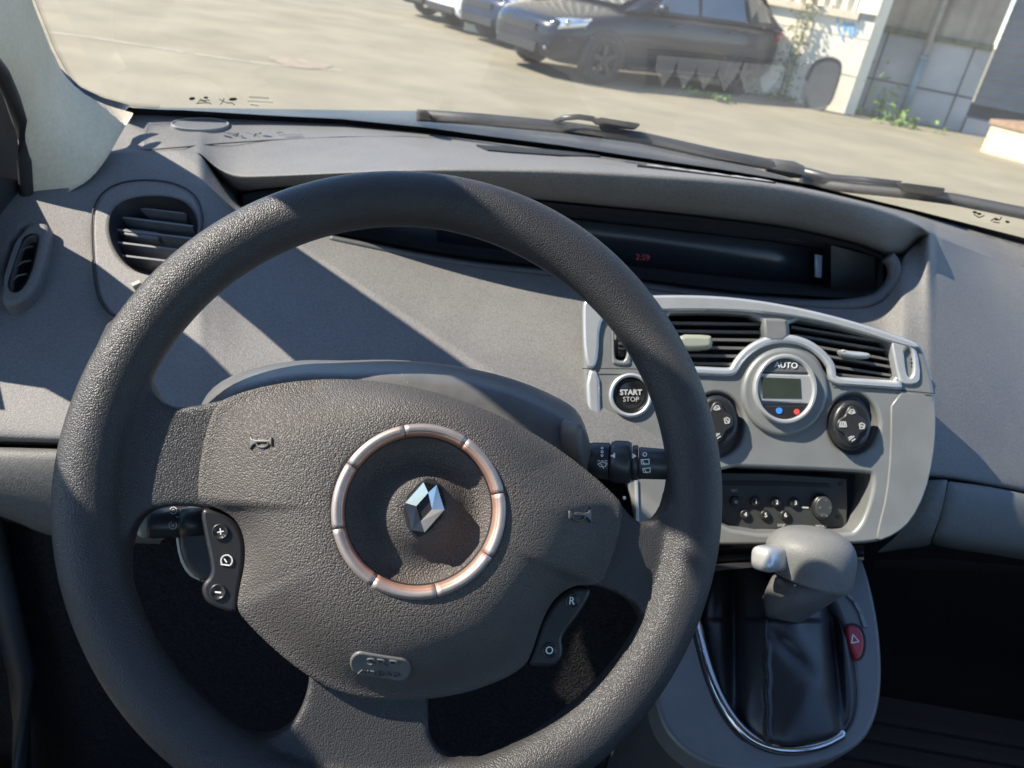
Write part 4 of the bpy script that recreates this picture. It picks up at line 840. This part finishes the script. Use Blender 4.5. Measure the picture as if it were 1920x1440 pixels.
# ---- radio
rd = thing('car_radio', 'black car radio with six preset buttons recessed in the silver panel', 'radio', tuple(CF.p(1470, 945, -.03)))
plate('faceplate', CF, [[(1310, 885), (1450, 888), (1589, 897), (1588, 990), (1450, 992), (1310, 992)]], -.045, -.026, .001, mat('radio_face_plastic', (.030, .033, .034), .5, noise=(60, .12, 2)), rd)
wall('radio_well', chaikin(cut_s, 2), -.040, -.003, .96, GREYP, rd)
plate('disc_slot', CF, [[(1310, 902), (1440, 902), (1556, 907), (1556, 914), (1440, 911), (1310, 909)]], -.027, -.0252, .0003, DARK, rd)
for i, (x, y, ch) in enumerate(((1379, 940, 'o'), (1417, 941, '1'), (1456, 942, '2'), (1491, 943, '3'), (1397, 965, '4'), (1435, 966, '5'), (1472, 966, '6'))):
    pb = plate('preset_button', CF, [ellipse(x, y, 9.5, 9.5, 24)], -.027, -.0225, .0015, BLACKP, rd); text('preset_digit', ch, CF, x+1, y, -.0222, 8, WHITE, pb)
for (a, c) in (((1410, 947), (1403, 957)), ((1448, 948), (1441, 958)), ((1485, 949), (1478, 959))):
    pass
rk = plate('volume_knob', CF, [ellipse(1543, 951, 19, 24, 40)], -.027, -.018, .003, BLACKP, rd)
plate('knob_top', CF, [ellipse(1545, 951, 16, 20, 40)], -.0185, -.0165, .0015, mat('knob_smoke_plastic', (.04, .045, .046), .3), rk)
for (x, y, t_) in ((1549, 938, '+'), (1537, 952, '<'), (1556, 952, '>'), (1545, 966, 'VOL')): text('knob_mark', t_, CF, x, y, -.0162, 7 if t_ != 'VOL' else 5, GREYPR, rk)
for (x, y, t_) in ((1377, 920, 'SRC'), (1465, 985, 'DISP'), (1539, 987, 'MENU')): text('print', t_, CF, x, y, -.0255, 5, GREYPR, rd)
strokes('print', CF, [[(1503, 951), (1515, 952)]], -.0256, 3, GREYPR, rd)
for (x, y) in ((1576, 907), (1571, 970)): plate('fixing_hole', CF, [ellipse(x, y, 4, 4, 12)], -.0262, -.0255, 0, DARK, rd)
# ==================================================================  STEERING WHEEL
WF_ = Fr(Wo, Wn)
sw = thing('steering_wheel', 'black grained steering wheel with diamond badge and silver ring', 'steering wheel', tuple(Wo))
RO = .1898; RM = RO-.0168; TW = .0168; TH = .0150
b = MB()
G = []
for a in np.linspace(0, 2*pi, 160, endpoint=False):
    r = V(cos(a), sin(a)); g = 1+.06*max(0, cos(3*(a-radians(62))))**2
    G.append([WF_.w(r[0]*(RM+TW*g*cos(q)), r[1]*(RM+TW*g*cos(q)), TH*g*sin(q)) for q in np.linspace(0, 2*pi, 28, endpoint=False)])
b.grid(G, cu=True, cv=True)
def spoke(pts, h0, h1):
    q = [WF_.l(x, y, h1) for x, y in chaikin(pts, 2)]; n = len(q); c = np.mean(q, 0)
    b.add([WF_.w(a, d, h0) for a, d in q]+[WF_.w(a, d, h1) for a, d in q], [list(range(n))[::-1], list(range(n, 2*n))]+[[i, (i+1) % n, n+(i+1) % n, n+i] for i in range(n)])
spoke([(170, 600), (252, 600), (268, 660), (276, 715), (298, 752), (340, 766), (430, 745), (520, 740), (520, 960), (400, 955), (330, 947), (278, 955), (246, 985), (232, 1050), (240, 1110), (160, 1110)], -.015, .0025)
spoke([(1040, 880), (1140, 915), (1170, 950), (1190, 975), (1218, 984), (1246, 966), (1262, 920), (1268, 850), (1320, 850), (1310, 1220), (1205, 1225), (1216, 1180), (1205, 1145), (1170, 1116), (1110, 1096), (1020, 1080)], -.015, .0025)
spoke([(560, 1200), (582, 1262), (572, 1312), (552, 1358), (520, 1384), (478, 1390), (420, 1370), (400, 1440), (900, 1480), (905, 1420), (850, 1434), (815, 1408), (802, 1370), (808, 1200)], -.016, .001)
rim = b.build('rim', LEA, sw)
md = rim.modifiers.new('r', 'REMESH'); md.mode = 'VOXEL'; md.voxel_size = .0017; md.use_smooth_shade = True
md = rim.modifiers.new('s', 'SMOOTH'); md.factor = .5; md.iterations = 14
# mould seam around the inside of the rim is too fine to trace; airbag cover next
PADO = [(405, 757), (440, 740), (500, 723), (570, 713), (640, 710), (720, 716), (800, 731), (870, 752), (930, 776), (1000, 812), (1060, 850), (1120, 898), (1160, 936), (1168, 950), (1163, 990), (1150, 1040), (1126, 1099), (1108, 1097), (1082, 1097), (1056, 1108), (1032, 1132), (1014, 1170), (1000, 1215), (988, 1244), (960, 1266), (900, 1291), (850, 1304), (780, 1313), (700, 1313), (640, 1300), (590, 1275), (540, 1240), (490, 1195), (455, 1158), (444, 1140), (450, 1100), (459, 1060), (460, 1020), (450, 985), (430, 963), (400, 950), (374, 943), (371, 925), (374, 875), (386, 810)]
def dense(p, n=8):
    o = []
    for a, c in zip(p, p[1:]+p[:1]): o += [(a[0]+(c[0]-a[0])*t/n, a[1]+(c[1]-a[1])*t/n) for t in range(n)]
    return o
HE, HC = .0085, .037; HO = HC-.030
pc = (788, 957); NT = 288
po = [WF_.l(x, y, HE) for x, y in dense(chaikin(PADO, 1).tolist(), 3)]
c0 = np.array(WF_.l(*pc, HC)); po = np.array(po)-c0
ang = np.arctan2(po[:, 1], po[:, 0]); rad = np.hypot(po[:, 0], po[:, 1]); od = np.argsort(ang); ang, rad = ang[od], rad[od]
th = np.linspace(-pi, pi, NT, endpoint=False); D = np.interp(th, np.r_[ang-2*pi, ang, ang+2*pi], np.r_[rad, rad, rad])
kg = np.exp(-.5*(np.arange(-70, 71)/24.)**2); kg /= kg.sum(); DSM = np.convolve(np.r_[D[-70:], D, D[:70]], kg, 'valid')
kp = WF_.k(788, 957, HC)
RR = 166*kp
prof = [(6, .0245), (40, .0245), (52, .0240), (66, .0215), (84, .0180), (104, .0160), (124, .0170), (140, .0205), (150, .0245)]
def dome(t): return HE+(HC-HE)*(1-t**2.0)
G = []
for rp_, h in prof: G.append([WF_.w(c0[0]+rp_*kp*cos(a), c0[1]+rp_*kp*sin(a), h+HO) for a in th])
for t in np.linspace(0, 1, 26):
    tt = t if t < .9 else .9+(t-.9)
    row = []
    for a, d, ds in zip(th, D, DSM):
        r = min(RR*.97+(d-RR*.97)*tt, d); s2 = min(1, max(0, (r-RR*.97)/(max(ds, d)-RR*.97))); wt = tt**5
        row.append(WF_.w(c0[0]+r*cos(a), c0[1]+r*sin(a), dome(s2)*(1-wt)+HE*wt))
    G.append(row)
for s, h in ((1.004, HE-.002), (1.003, HE-.006), (.995, -.016)): G.append([WF_.w(c0[0]+d*s*cos(a), c0[1]+d*s*sin(a), h) for a, d in zip(th, D)])
pad = MB().grid(G, cv=True).build('airbag_cover', PADM, sw)
def pad_h(px, py):
    q = np.array(WF_.l(px, py, .022))-c0; r = np.hypot(*q); d = np.interp(atan2(q[1], q[0]), th, D); t = (r-RR*.97)/(d-RR*.97)
    ds = np.interp(atan2(q[1], q[0]), th, DSM); s2 = max(0, min(1, (r-RR*.97)/(max(ds, d)-RR*.97))); t = max(0, min(1, t)); return dome(s2)*(1-t**5)+HE*t**5
# silver ring with eight notches
HR = .0275
def ringpart(name, r0, r1, h0, h1, m, gap):
    mb = MB()
    for s in range(8):
        a0 = radians(-78+45*s)+gap; a1 = radians(-78+45*(s+1))-gap
        G = []
        for a in np.linspace(a0, a1, 14):
            sec = []
            for q in np.linspace(0, 2*pi, 14, endpoint=False):
                r = (r0+r1)/2+(r1-r0)/2*cos(q); h = HO+(h0+h1)/2+(h1-h0)/2*sin(q); sec.append(WF_.w(c0[0]+r*cos(a), c0[1]+r*sin(a), h))
            G.append(sec)
        mb.grid(G, cv=True, capu=True)
    return mb.build(name, m, sw)
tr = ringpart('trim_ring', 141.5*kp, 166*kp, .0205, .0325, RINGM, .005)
tr2 = ringpart('ring_reflection_band', 139.5*kp, 156.5*kp, .0205, .0316, RINGREFL, .005); tr2.parent = tr  # inner band carries the painted copper reflection
MB().grid([[WF_.w(c0[0]+r*kp*cos(a), c0[1]+r*kp*sin(a), h+HO) for a in th] for r, h in ((138, .022), (140, .0255), (166, .0285), (169, .028))], cv=True).build('ring_groove', DARK, tr)
# diamond badge
bo_ = [(793.8, 902), (820, 907), (835, 956), (796, 1000.5), (771, 996.3), (758, 942.5)]
bi_ = [(803, 923.8), (810, 955), (788.8, 977.5), (780.5, 948.8)]
HB = .0245+HO
well = plate('badge_well', WF_, [chaikin([(x+(x-797)*.17, y+(y-951)*.15) for x, y in bo_], 1)], HB-.004, HB+.0008, .0004, DARK, pad)
o0 = [WF_.p(x, y, HB) for x, y in bo_]; o1 = [WF_.p(x, y, HB+.0042) for x, y in [(x+(797-x)*.05, y+(951-y)*.05) for x, y in bo_]]
i1 = [WF_.p(x, y, HB+.0018) for x, y in bi_]; i0 = [WF_.p(x, y, HB) for x, y in bi_]
# facets: upper left, upper right, lower right, lower left, joined to the pointed inner opening
v = o0+o1+i1+i0; o, p, i, j = 0, 6, 12, 16
f = [[p+0, p+1, i+0], [p+5, p+0, i+0, i+3], [p+1, p+2, i+1, i+0], [p+2, p+3, i+2, i+1], [p+3, p+4, i+2], [p+4, p+5, i+3, i+2]]
f += [[o+k, o+(k+1) % 6, p+(k+1) % 6, p+k] for k in range(6)]+[[j+k, j+(k+1) % 4, i+(k+1) % 4, i+k] for k in range(4)]
obj('diamond_badge', v, f, CHROME, pad, smooth=False)
# embossed airbag plaque
pc2 = (713, 1252); rt = radians(9)
def pill(cx, cy, hw, hh, rot):
    q = [(hw-hh+hh*cos(a), hh*sin(a)) for a in np.linspace(-pi/2, pi/2, 10)]+[(-(hw-hh)+hh*cos(a), hh*sin(a)) for a in np.linspace(pi/2, 3*pi/2, 10)]
    return [(cx+x*cos(rot)-y*sin(rot), cy+x*sin(rot)+y*cos(rot)) for x, y in q]
hq = [pad_h(*q) for q in ((660, 1244), (766, 1261), (716, 1232), (710, 1272))]
pA, pB, pC, pD = [WF_.p(*q, h) for q, h in zip(((660, 1244), (766, 1261), (716, 1232), (710, 1272)), hq)]
PF = Fr((pA+pB+pC+pD)/4, np.cross(pB-pA, pC-pD)); PF = PF if PF.n@(CAM-PF.o) > 0 else Fr(PF.o, -PF.n)
pl = plate('airbag_plaque', PF, [pill(713, 1251, 58, 21, rt)], -.004, .0016, .001, SHROUD, pad)
text('plaque_lettering', 'SRP', PF, 716, 1243, .0019, 17, SHROUD, pl, rot=-rt, depth_=.0006, xs=1.6); text('plaque_lettering', 'AIRBAG', PF, 711, 1263, .0019, 10.5, SHROUD, pl, rot=-rt, depth_=.0005, xs=1.55)
# horn symbols pressed into the cover
PADP = mat('airbag_plain_plastic', (.062, .057, .054), .42, noise=(60, .1, 2))
def pad_frame(x, y):
    q = [WF_.p(x+dx, y+dy, pad_h(x+dx, y+dy)) for dx, dy in ((18, 0), (-18, 0), (0, 18), (0, -18))]
    n = np.cross(q[0]-q[1], q[3]-q[2]); n = n if n@Wn > 0 else -n
    return Fr((q[0]+q[1]+q[2]+q[3])/4, n)
def horn(cx, cy, sgn, m):
    f_ = pad_frame(cx, cy); X = lambda pts: [(cx+sgn*x, cy+y) for x, y in pts]
    plate('horn_symbol', f_, [X([(-20, -13), (-15, -5), (-6, -3), (16, -2), (18, -7), (22, -7), (22, 7), (18, 7), (16, 2), (-6, 3), (-14, 8), (-20, 15)])], -.001, .0017, .0006, m, pad)
    plate('horn_symbol', f_, [X(ellipse(4, 4, 13, 9, 24)), X(ellipse(4, 4, 9.5, 5.5, 24))], -.001, .0015, .0005, m, pad)
horn(487, 827, 1, PADP); horn(1090, 965, -1, PADP)
# left and right button pods
def pod_(outline, h0, h1): return plate('button_pod', WF_, [chaikin(outline, 2)], h0, h1, .0025, BLACKP, sw)
bl = pod_([(373, 954), (400, 953), (430, 966), (450, 988), (460, 1020), (459, 1060), (450, 1100), (446, 1142), (438, 1152), (412, 1145), (388, 1132), (376, 1114), (378, 1095), (395, 1078), (392, 1050), (382, 1005)], -.014, .007)
br = pod_([(1115, 1104), (1085, 1099), (1060, 1108), (1034, 1134), (1014, 1172), (1000, 1216), (990, 1246), (997, 1250), (1036, 1252), (1054, 1240), (1058, 1218), (1054, 1198), (1068, 1178), (1092, 1146)], -.014, .006)
def btn(px, py, r, par, h): 
    c = WF_.l(px, py, h); k = WF_.k(px, py, h)*r
    return MB().grid([[WF_.w(c[0]+k*s*cos(t), c[1]+k*s*sin(t), h+dh) for t in np.linspace(0, 2*pi, 28, endpoint=False)] for s, dh in ((1.15, -.001), (1, .0012), (.85, .0009), (.5, -.0002), (.02, -.0004))], cv=True).build('push_button', BLACKP, par)
for (x, y, pr_, h) in ((413, 997, bl, .007), (409, 1110, bl, .007), (1073, 1127, br, .006), (1031, 1220, br, .006)):
    pb = btn(x, y, 14, pr_, h)
    if (x, y) == (413, 997): strokes('plus_mark', WF_, [[(408, 998), (419, 996)], [(413, 991), (414, 1002)]], h+.0012, 1.8, WHITE, pb)
    elif (x, y) == (409, 1110): strokes('minus_mark', WF_, [[(404, 1110), (414, 1111)]], h+.0012, 2.6, WHITE, pb)
    else: text('letter_mark', 'R' if y < 1200 else 'O', WF_, x-1, y, h+.0012, 14, WHITE, pb, rot=-.1)
strokes('gauge_symbol', WF_, [[(415, 1058)]+circ(425, 1051, 10.5, 18, 150, 410)+[(430, 1060), (415, 1058)], [(421, 1048), (425, 1054)]], .0075, 2.2, WHITE, bl)

# ==================================================================  STEERING COLUMN
sc = thing('steering_column', 'dusty grey steering column shroud behind the wheel with two control stalks', 'steering column', tuple(WF_.w(.01, -.02, -.08)))
TOPL = [(366, 800), (372, 768), (386, 738), (412, 714), (452, 696), (500, 683), (545, 676), (590, 673), (640, 676), (700, 673), (760, 674), (850, 683), (930, 699), (1000, 722), (1056, 749), (1082, 766), (1096, 792), (1108, 832), (1118, 885), (1122, 930)]
def ringat(h, shr, dy=0, low=1120):
    top = [(745+(x-745)*shr, y+dy) for x, y in TOPL]
    return [WF_.p(x, y, h) for x, y in top]+[WF_.p(745+(x-745)*.9*shr, low, h) for x in (1090, 900, 745, 600, 400)]
G = [ringat(-.018, .93, 44), ringat(-.020, .965, 30), ringat(-.034, .985, 14), ringat(-.046, .995, 4), ringat(-.060, 1.0, 0), ringat(-.085, 1.0, 1), ringat(-.13, .99, 14), ringat(-.20, .95, 44)]
MB().grid(G, cv=True, capu=True).build('column_shroud', SHROUD, sc, mods=(('sub', 1),))
def stalkframe(x0, y0, d0, x1, y1, d1): a, c = P(x0, y0, d0), P(x1, y1, d1); return a, unit(c-a), np.linalg.norm(c-a)
def lathe(name, a, ax, prof, m, par, n=28):
    e1 = unit(np.cross(ax, V(.1, .2, 1))); e2 = np.cross(ax, e1)
    return MB().grid([[a+ax*t+r*(cos(q)*e1+sin(q)*e2) for q in np.linspace(0, 2*pi, n, endpoint=False)] for t, r in prof], cv=True, capu=True).build(name, m, par)
KS = .50/FPX
a, ax, ln = stalkframe(1092, 862, .505, 1275, 872, .495)
STM = mat('stalk_plastic', (.032, .034, .038), .38, noise=(60, .15, 2), speck=(300, .1, (.2, .2, .2)))
wsr = lathe('wiper_stalk', a, ax, [(0, 20*KS), (8*KS, 31*KS), (20*KS, 34*KS), (50*KS, 35*KS), (51*KS, 31*KS)], STM, sc)
lathe('stalk_ring', a, ax, [(52*KS, 33*KS), (55*KS, 37*KS), (62*KS, 40*KS), (84*KS, 40*KS), (91*KS, 37*KS), (92*KS, 31*KS)], STM, wsr)
lathe('stalk_ring', a, ax, [(93*KS, 30*KS), (94*KS, 33*KS), (103*KS, 33*KS), (104*KS, 29*KS)], STM, wsr)
lathe('stalk_end', a, ax, [(105*KS, 29*KS), (108*KS, 30*KS), (170*KS, 28*KS), (182*KS, 25*KS), (185*KS, 5*KS)], STM, wsr)
def onst(x, y, rad_): return 0
SKF = Fr(P(1180, 862, .498)-FW*37*KS, -FW)
def cylmarks(name, lines, r, wpx, m, par):
    """printed marks wrapped on the stalk"""
    mb = MB(); 
    for ln_ in lines:
        for (p0, p1) in zip(ln_[:-1], ln_[1:]):
            d = unit(V(p1[0]-p0[0], p1[1]-p0[1])); q = V(-d[1], d[0])*wpx/2; e = d*wpx*.3; vs = []
            for z in (V(*p0)-e+q, V(*p0)-e-q, V(*p1)+e-q, V(*p1)+e+q):
                rr_ = ray(*z); o_ = CAM-a; dd_ = rr_-ax*(rr_@ax); oo = o_-ax*(o_@ax); A_ = dd_@dd_; B_ = 2*dd_@oo; C_ = oo@oo-(r+.0003)**2; ds_ = B_*B_-4*A_*C_
                vs.append(CAM+rr_*((-B_-math.sqrt(max(ds_, 0)))/(2*A_)))
            mb.add(vs, [[0, 1, 2, 3]])
    return mb.build(name, m, par, smooth=False)
cylmarks('print', [circ(1129, 840, 2, 8), circ(1129, 847, 2.2, 8), circ(1129, 854, 2, 8), [(1121, 864), (1125, 864)], [(1128, 864), (1132, 864)], [(1134, 864), (1138, 864)], [(1121, 870), (1129, 866), (1138, 869), (1134, 875), (1126, 875), (1121, 870)], [(1126, 869), (1132, 878)]], 35*KS, 1.4, WHITE, wsr)
cylmarks('print', [circ(1209, 852, 3.5, 10), [(1202, 862), (1217, 861), (1217, 870), (1203, 870), (1202, 862)], [(1204, 862), (1209, 871)], [(1205, 879), (1219, 877), (1219, 885), (1207, 886), (1205, 879)], [(1207, 878), (1213, 887)]], 30*KS, 1.5, WHITE, wsr)
cylmarks('arrow_mark', [[(1146, 855), (1152, 852)], [(1147, 855), (1152, 856)], [(1152, 850), (1152, 858)], [(1149, 853), (1151, 857)]], 40*KS, 2.4, WHITE, wsr); cylmarks('arrow_mark', [[(1187, 851), (1187, 859)], [(1187, 852), (1192, 855)], [(1187, 858), (1192, 855)], [(1189, 854), (1190, 856)]], 33*KS, 2.2, WHITE, wsr)
# oval mounting with marks where the stalk leaves the shroud
ov = plate('stalk_mount', Fr(P(1100, 842, .50), unit(V(.75, -.6, .25))), [ellipse(1099, 848, 13, 52, 40, -.12)], -.01, .006, .003, SHROUD, sc)
# left light stalk
a, ax, ln = stalkframe(392, 978, .472, 268, 981, .462); KS = .467/FPX
ls = lathe('light_stalk', a, ax, [(0, 27*KS), (48*KS, 28*KS), (49*KS, 26*KS), (52*KS, 28.5*KS), (98*KS, 29*KS), (106*KS, 27*KS), (107*KS, 24*KS)], STM, sc)
lathe('stalk_cap', a, ax, [(104*KS, 28*KS), (116*KS, 26*KS), (122*KS, 22*KS), (124*KS, 14*KS), (123*KS, .5*KS)], mat('stalk_cap_plastic', (.30, .31, .28), .4, noise=(50, .1, 2)), ls)
cylmarks('light_symbol', [circ(325, 957, 6.5, 14, 200, 500), circ(325, 957, 2, 8), circ(324, 985, 7, 14, -40, 250), circ(324, 985, 2.2, 8), [(330, 969), (335, 970)]], 28.5*KS, 1.3, GREYPR, ls)
AF = Fr(P(372, 1010, .472), Wn)
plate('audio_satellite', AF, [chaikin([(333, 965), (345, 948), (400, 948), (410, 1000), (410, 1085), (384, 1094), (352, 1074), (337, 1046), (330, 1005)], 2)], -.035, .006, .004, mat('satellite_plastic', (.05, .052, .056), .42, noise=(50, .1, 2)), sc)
plate('satellite_lit_edge', AF, [chaikin([(327, 1000), (340, 1000), (345, 1040), (360, 1066), (388, 1092), (372, 1090), (350, 1078), (334, 1048)], 1)], -.045, -.008, .002, mat('sunlit_satellite_side', (.34, .34, .30), .5, noise=(40, .08, 2)), sc)  # sunlit left side of the satellite, painted as a pale strip
# ==================================================================  GEAR CONSOLE
KF = Fr(P(1560, 1090, .718), unit(V(.02, -.36, .93)))
gc = thing('gear_console', 'silver grey gear console with chrome edged opening', 'console', tuple(KF.p(1480, 1300, -.2)))
co = [(1345, 1036), (1450, 1018), (1560, 1012), (1604, 1018), (1624, 1060), (1642, 1130), (1653, 1200), (1656, 1280), (1646, 1345), (1620, 1392), (1570, 1422), (1500, 1438), (1410, 1446), (1340, 1440), (1285, 1412), (1240, 1360), (1225, 1290), (1245, 1200), (1285, 1110), (1315, 1055)]
ci = [(1330, 1085), (1350, 1058), (1420, 1048), (1500, 1070), (1552, 1105), (1580, 1165), (1598, 1230), (1606, 1300), (1600, 1345), (1582, 1370), (1535, 1394), (1480, 1402), (1428, 1392), (1392, 1368), (1360, 1325), (1334, 1270), (1318, 1212), (1310, 1150)]
plate('surround', KF, [chaikin(co, 2), chaikin(ci, 2)], -.03, 0, .004, mat('console_silver_plastic', (.15, .15, .148), .42, .25, noise=(40, .07, 4), bump=('noise', 1500, .12, .0002), speck=(300, .05, (.4, .4, .4))), gc)
q = [KF.l(x, y, -.005) for x, y in chaikin(co, 2)]; cq = np.mean(q, 0)
MB().grid([[V(*KF.w(a, b_, -.012)) for a, b_ in q], [KF.w(cq[0]+(a-cq[0])*.995, cq[1]+(b_-cq[1])*.995, -.03) for a, b_ in q], [KF.w(cq[0]+(a-cq[0])*.9, cq[1]+(b_-cq[1])*.92, -.16) for a, b_ in q], [KF.w(cq[0]+(a-cq[0])*.85, cq[1]+(b_-cq[1])*.9, -.5) for a, b_ in q]], cv=True).build('console_side', mat('console_side_plastic', (.05, .05, .05), .5, bump=('noise', 800, .5, .0004), noise=(40, .1, 2)), gc)
ctr = chaikin([(1300, 1135), (1306, 1165), (1318, 1216), (1334, 1274), (1360, 1330), (1394, 1374), (1432, 1397), (1480, 1406), (1536, 1399), (1582, 1374)], 2, False)
MB().tube([KF.p(x, y, .001) for x, y in ctr], [.0046]*(len(ctr)-1)+[.002], 12, up=KF.n).build('chrome_trim', CHROME, gc)
MB().tube([KF.p(x+(-9 if y < 1380 else -4), y+(5 if y > 1300 else 2)*1.6, -.001) for x, y in ctr], .0026, 8, up=KF.n).build('trim_groove', DARK, gc)
hz = plate('hazard_button', KF, [chaikin([(1586, 1172), (1602, 1170), (1616, 1180), (1622, 1200), (1620, 1222), (1612, 1236), (1602, 1228), (1592, 1205)], 1)], -.004, .006, .0025, REDP, gc)
strokes('hazard_triangle', KF, [[(1596, 1206), (1599, 1190), (1610, 1203), (1596, 1206)]], .0062, 2.2, WHITE, hz)
plate('hazard_surround', KF, [chaikin([(1584, 1170), (1602, 1167), (1618, 1177), (1625, 1200), (1623, 1224), (1613, 1240), (1599, 1232), (1589, 1206)], 1)], -.002, .0012, .0005, DARK, gc)
strokes('raised_rib', KF, [[(1590, 1118), (1600, 1128), (1612, 1150), (1620, 1175)]], .0, 7, SILV, gc, th=.002)
# ---- gear lever with leather boot
gv = thing('gear_lever', 'gear lever with rounded leather knob, silver button and black gathered boot', 'gear lever', tuple(KF.p(1470, 1390, 0)))
rows = [(1060, 1346, 1436), (1075, 1334, 1462), (1100, 1322, 1500), (1130, 1313, 1552), (1165, 1311, 1575), (1200, 1315, 1590), (1240, 1322, 1600), (1280, 1333, 1606), (1320, 1350, 1606), (1350, 1368, 1600), (1372, 1388, 1588), (1388, 1414, 1560), (1398, 1440, 1530)]
G = []
ys = np.linspace(1056, 1398, 60)
R0 = {r[0]: r[1] for r in rows}; R1 = {r[0]: r[2] for r in rows}
for y in ys:
    xl, xr = ip(R0, y), ip(R1, y); fr_ = []
    base = depth(KF.p((xl+xr)/2, min(y, 1398), -.004)); up_ = min(1, max(0, (1400-y)/200))
    for t in np.linspace(0, 1, 72):
        x = xl+(xr-xl)*t
        # two gathered gussets: middle panel stands forward, folds at its sides
        s = (y-1165)/233
        cxm = 1470+12*s; wm = 54+46*max(0, s); q = (x-cxm)/wm
        mid = math.exp(-abs(q)**3.2)
        vl = math.exp(-((x-(1376+4*s))/15)**2); vr = math.exp(-((x-(1560+22*s))/12)**2)
        rs = math.exp(-((x-(1437+4*s+1.2*sin(y*.11)))/4.5)**2)
        diag = math.exp(-(((x-1475)-(y-1215)*.9)/20)**2)*max(0, min(1, (y-1165)/40))*max(0, min(1, (1290-y)/60))
        edge = (max(0, sin(pi*t)))**.4
        bul = .026*edge*(.55+.45*up_)+.018*mid*up_**.5-.024*vl*up_-.022*vr*up_+.004*rs-.004*diag+.0012*sin(x*.05+y*.03)
        if y < 1165: bul *= .75
        fr_.append(P(x, y, base+.004-bul))
    G.append(fr_)
MB().grid(G).build('leather_boot', LEATHBOOT, gv)
mb = MB()
for i, y in enumerate(np.arange(1180, 1345, 11)):
    s = (y-1165)/233; x = 1430+4*s+1.2*sin(y*.11); t = (x-ip(R0, y))/(ip(R1, y)-ip(R0, y)); i0 = int(round((y-1056)/(342)*59)); j0 = int(round(t*71)); p_ = G[i0][j0]-FW*.0015
    mb.tube([p_+RT*-.0012, p_-FW*.0006, p_+RT*.0028-UP*.0012], .0005, 5)
mb.build('boot_stitching', mat('boot_thread', (.03, .03, .034), .6), gv)
kr = [(1172, 1458, 1486), (1168, 1446, 1497), (1158, 1440, 1508), (1145, 1435, 1527), (1127, 1432, 1552), (1110, 1437, 1576), (1093, 1447, 1590), (1072, 1452, 1590)]
KD = .662
MB().grid(inflate(kr, KD, .85, 36), cv=True, capu=True).build('knob_stem', KNOBD, gv, mods=(('sub', 1),))
kr2 = [(1096, 1452, 1578), (1092, 1446, 1587), (1080, 1450, 1593), (1066, 1448, 1597), (1050, 1444, 1599), (1035, 1441, 1598), (1020, 1440, 1593), (1006, 1448, 1580), (996, 1460, 1562), (990, 1474, 1543), (987, 1492, 1522)]
G = inflate([(y, l-2, r+3) for y, l, r in kr2], KD, .95, 40)
for i, r in enumerate(G):  # the parting line dips to the right
    for j, p in enumerate(r):
        px_, py_ = proj(p)
        if i < 3: G[i][j] = p-UP*(.0052*((px_-1455)/130)-.010*(1-((px_-1455)/130)))*(1 if i < 2 else .5)
MB().grid(G, cv=True, capu=True).build('knob', KNOBM, gv, mods=(('sub', 1),))
a, c = P(1472, 1044, KD-.006), P(1416, 1049, KD-.030); ax = unit(c-a); ln = np.linalg.norm(c-a); e1 = unit(np.cross(ax, UP)); e2 = np.cross(e1, ax); k = KD/FPX
sq = lambda s, r: [(r*s*np.sign(cos(q))*abs(cos(q))**.62, r*s*np.sign(sin(q))*abs(sin(q))**.62*1.05) for q in np.linspace(0, 2*pi, 32, endpoint=False)]
MB().grid([[a+ax*t+e1*u+e2*w_ for u, w_ in sq(s, 23*k)] for t, s in ((-.01, .98), (ln*.55, .98), (ln*.72, .96), (ln*.82, .88), (ln*.86, .7), (ln*.88, .3), (ln*.885, .02))], cv=True, capu=True).build('knob_button', SILVL, gv)
# dark tray between the panel and the console
MB().grid([[P(1290, 1028, .69), P(1450, 1026, .69), P(1620, 1022, .70)], [P(1290, 1050, .74), P(1450, 1045, .74), P(1620, 1040, .74)], [P(1290, 1075, .66), P(1450, 1060, .665), P(1620, 1050, .67)]]).build('storage_tray', DARK, gc)
# grey ribbed mat in the passenger footwell
mt = thing('rubber_mat', 'black ribbed rubber mat in the passenger footwell', 'floor mat', (.55, .5, .335))
mb = MB(); mb.wbox(.32, 1.0, -.1, .95, .332, .345)
for i in range(26): mb.wbox(.36, .96, -.06+i*.038, -.045+i*.038, .345, .352)
mb.build('mat_surface', RUBBER, mt, smooth=False)
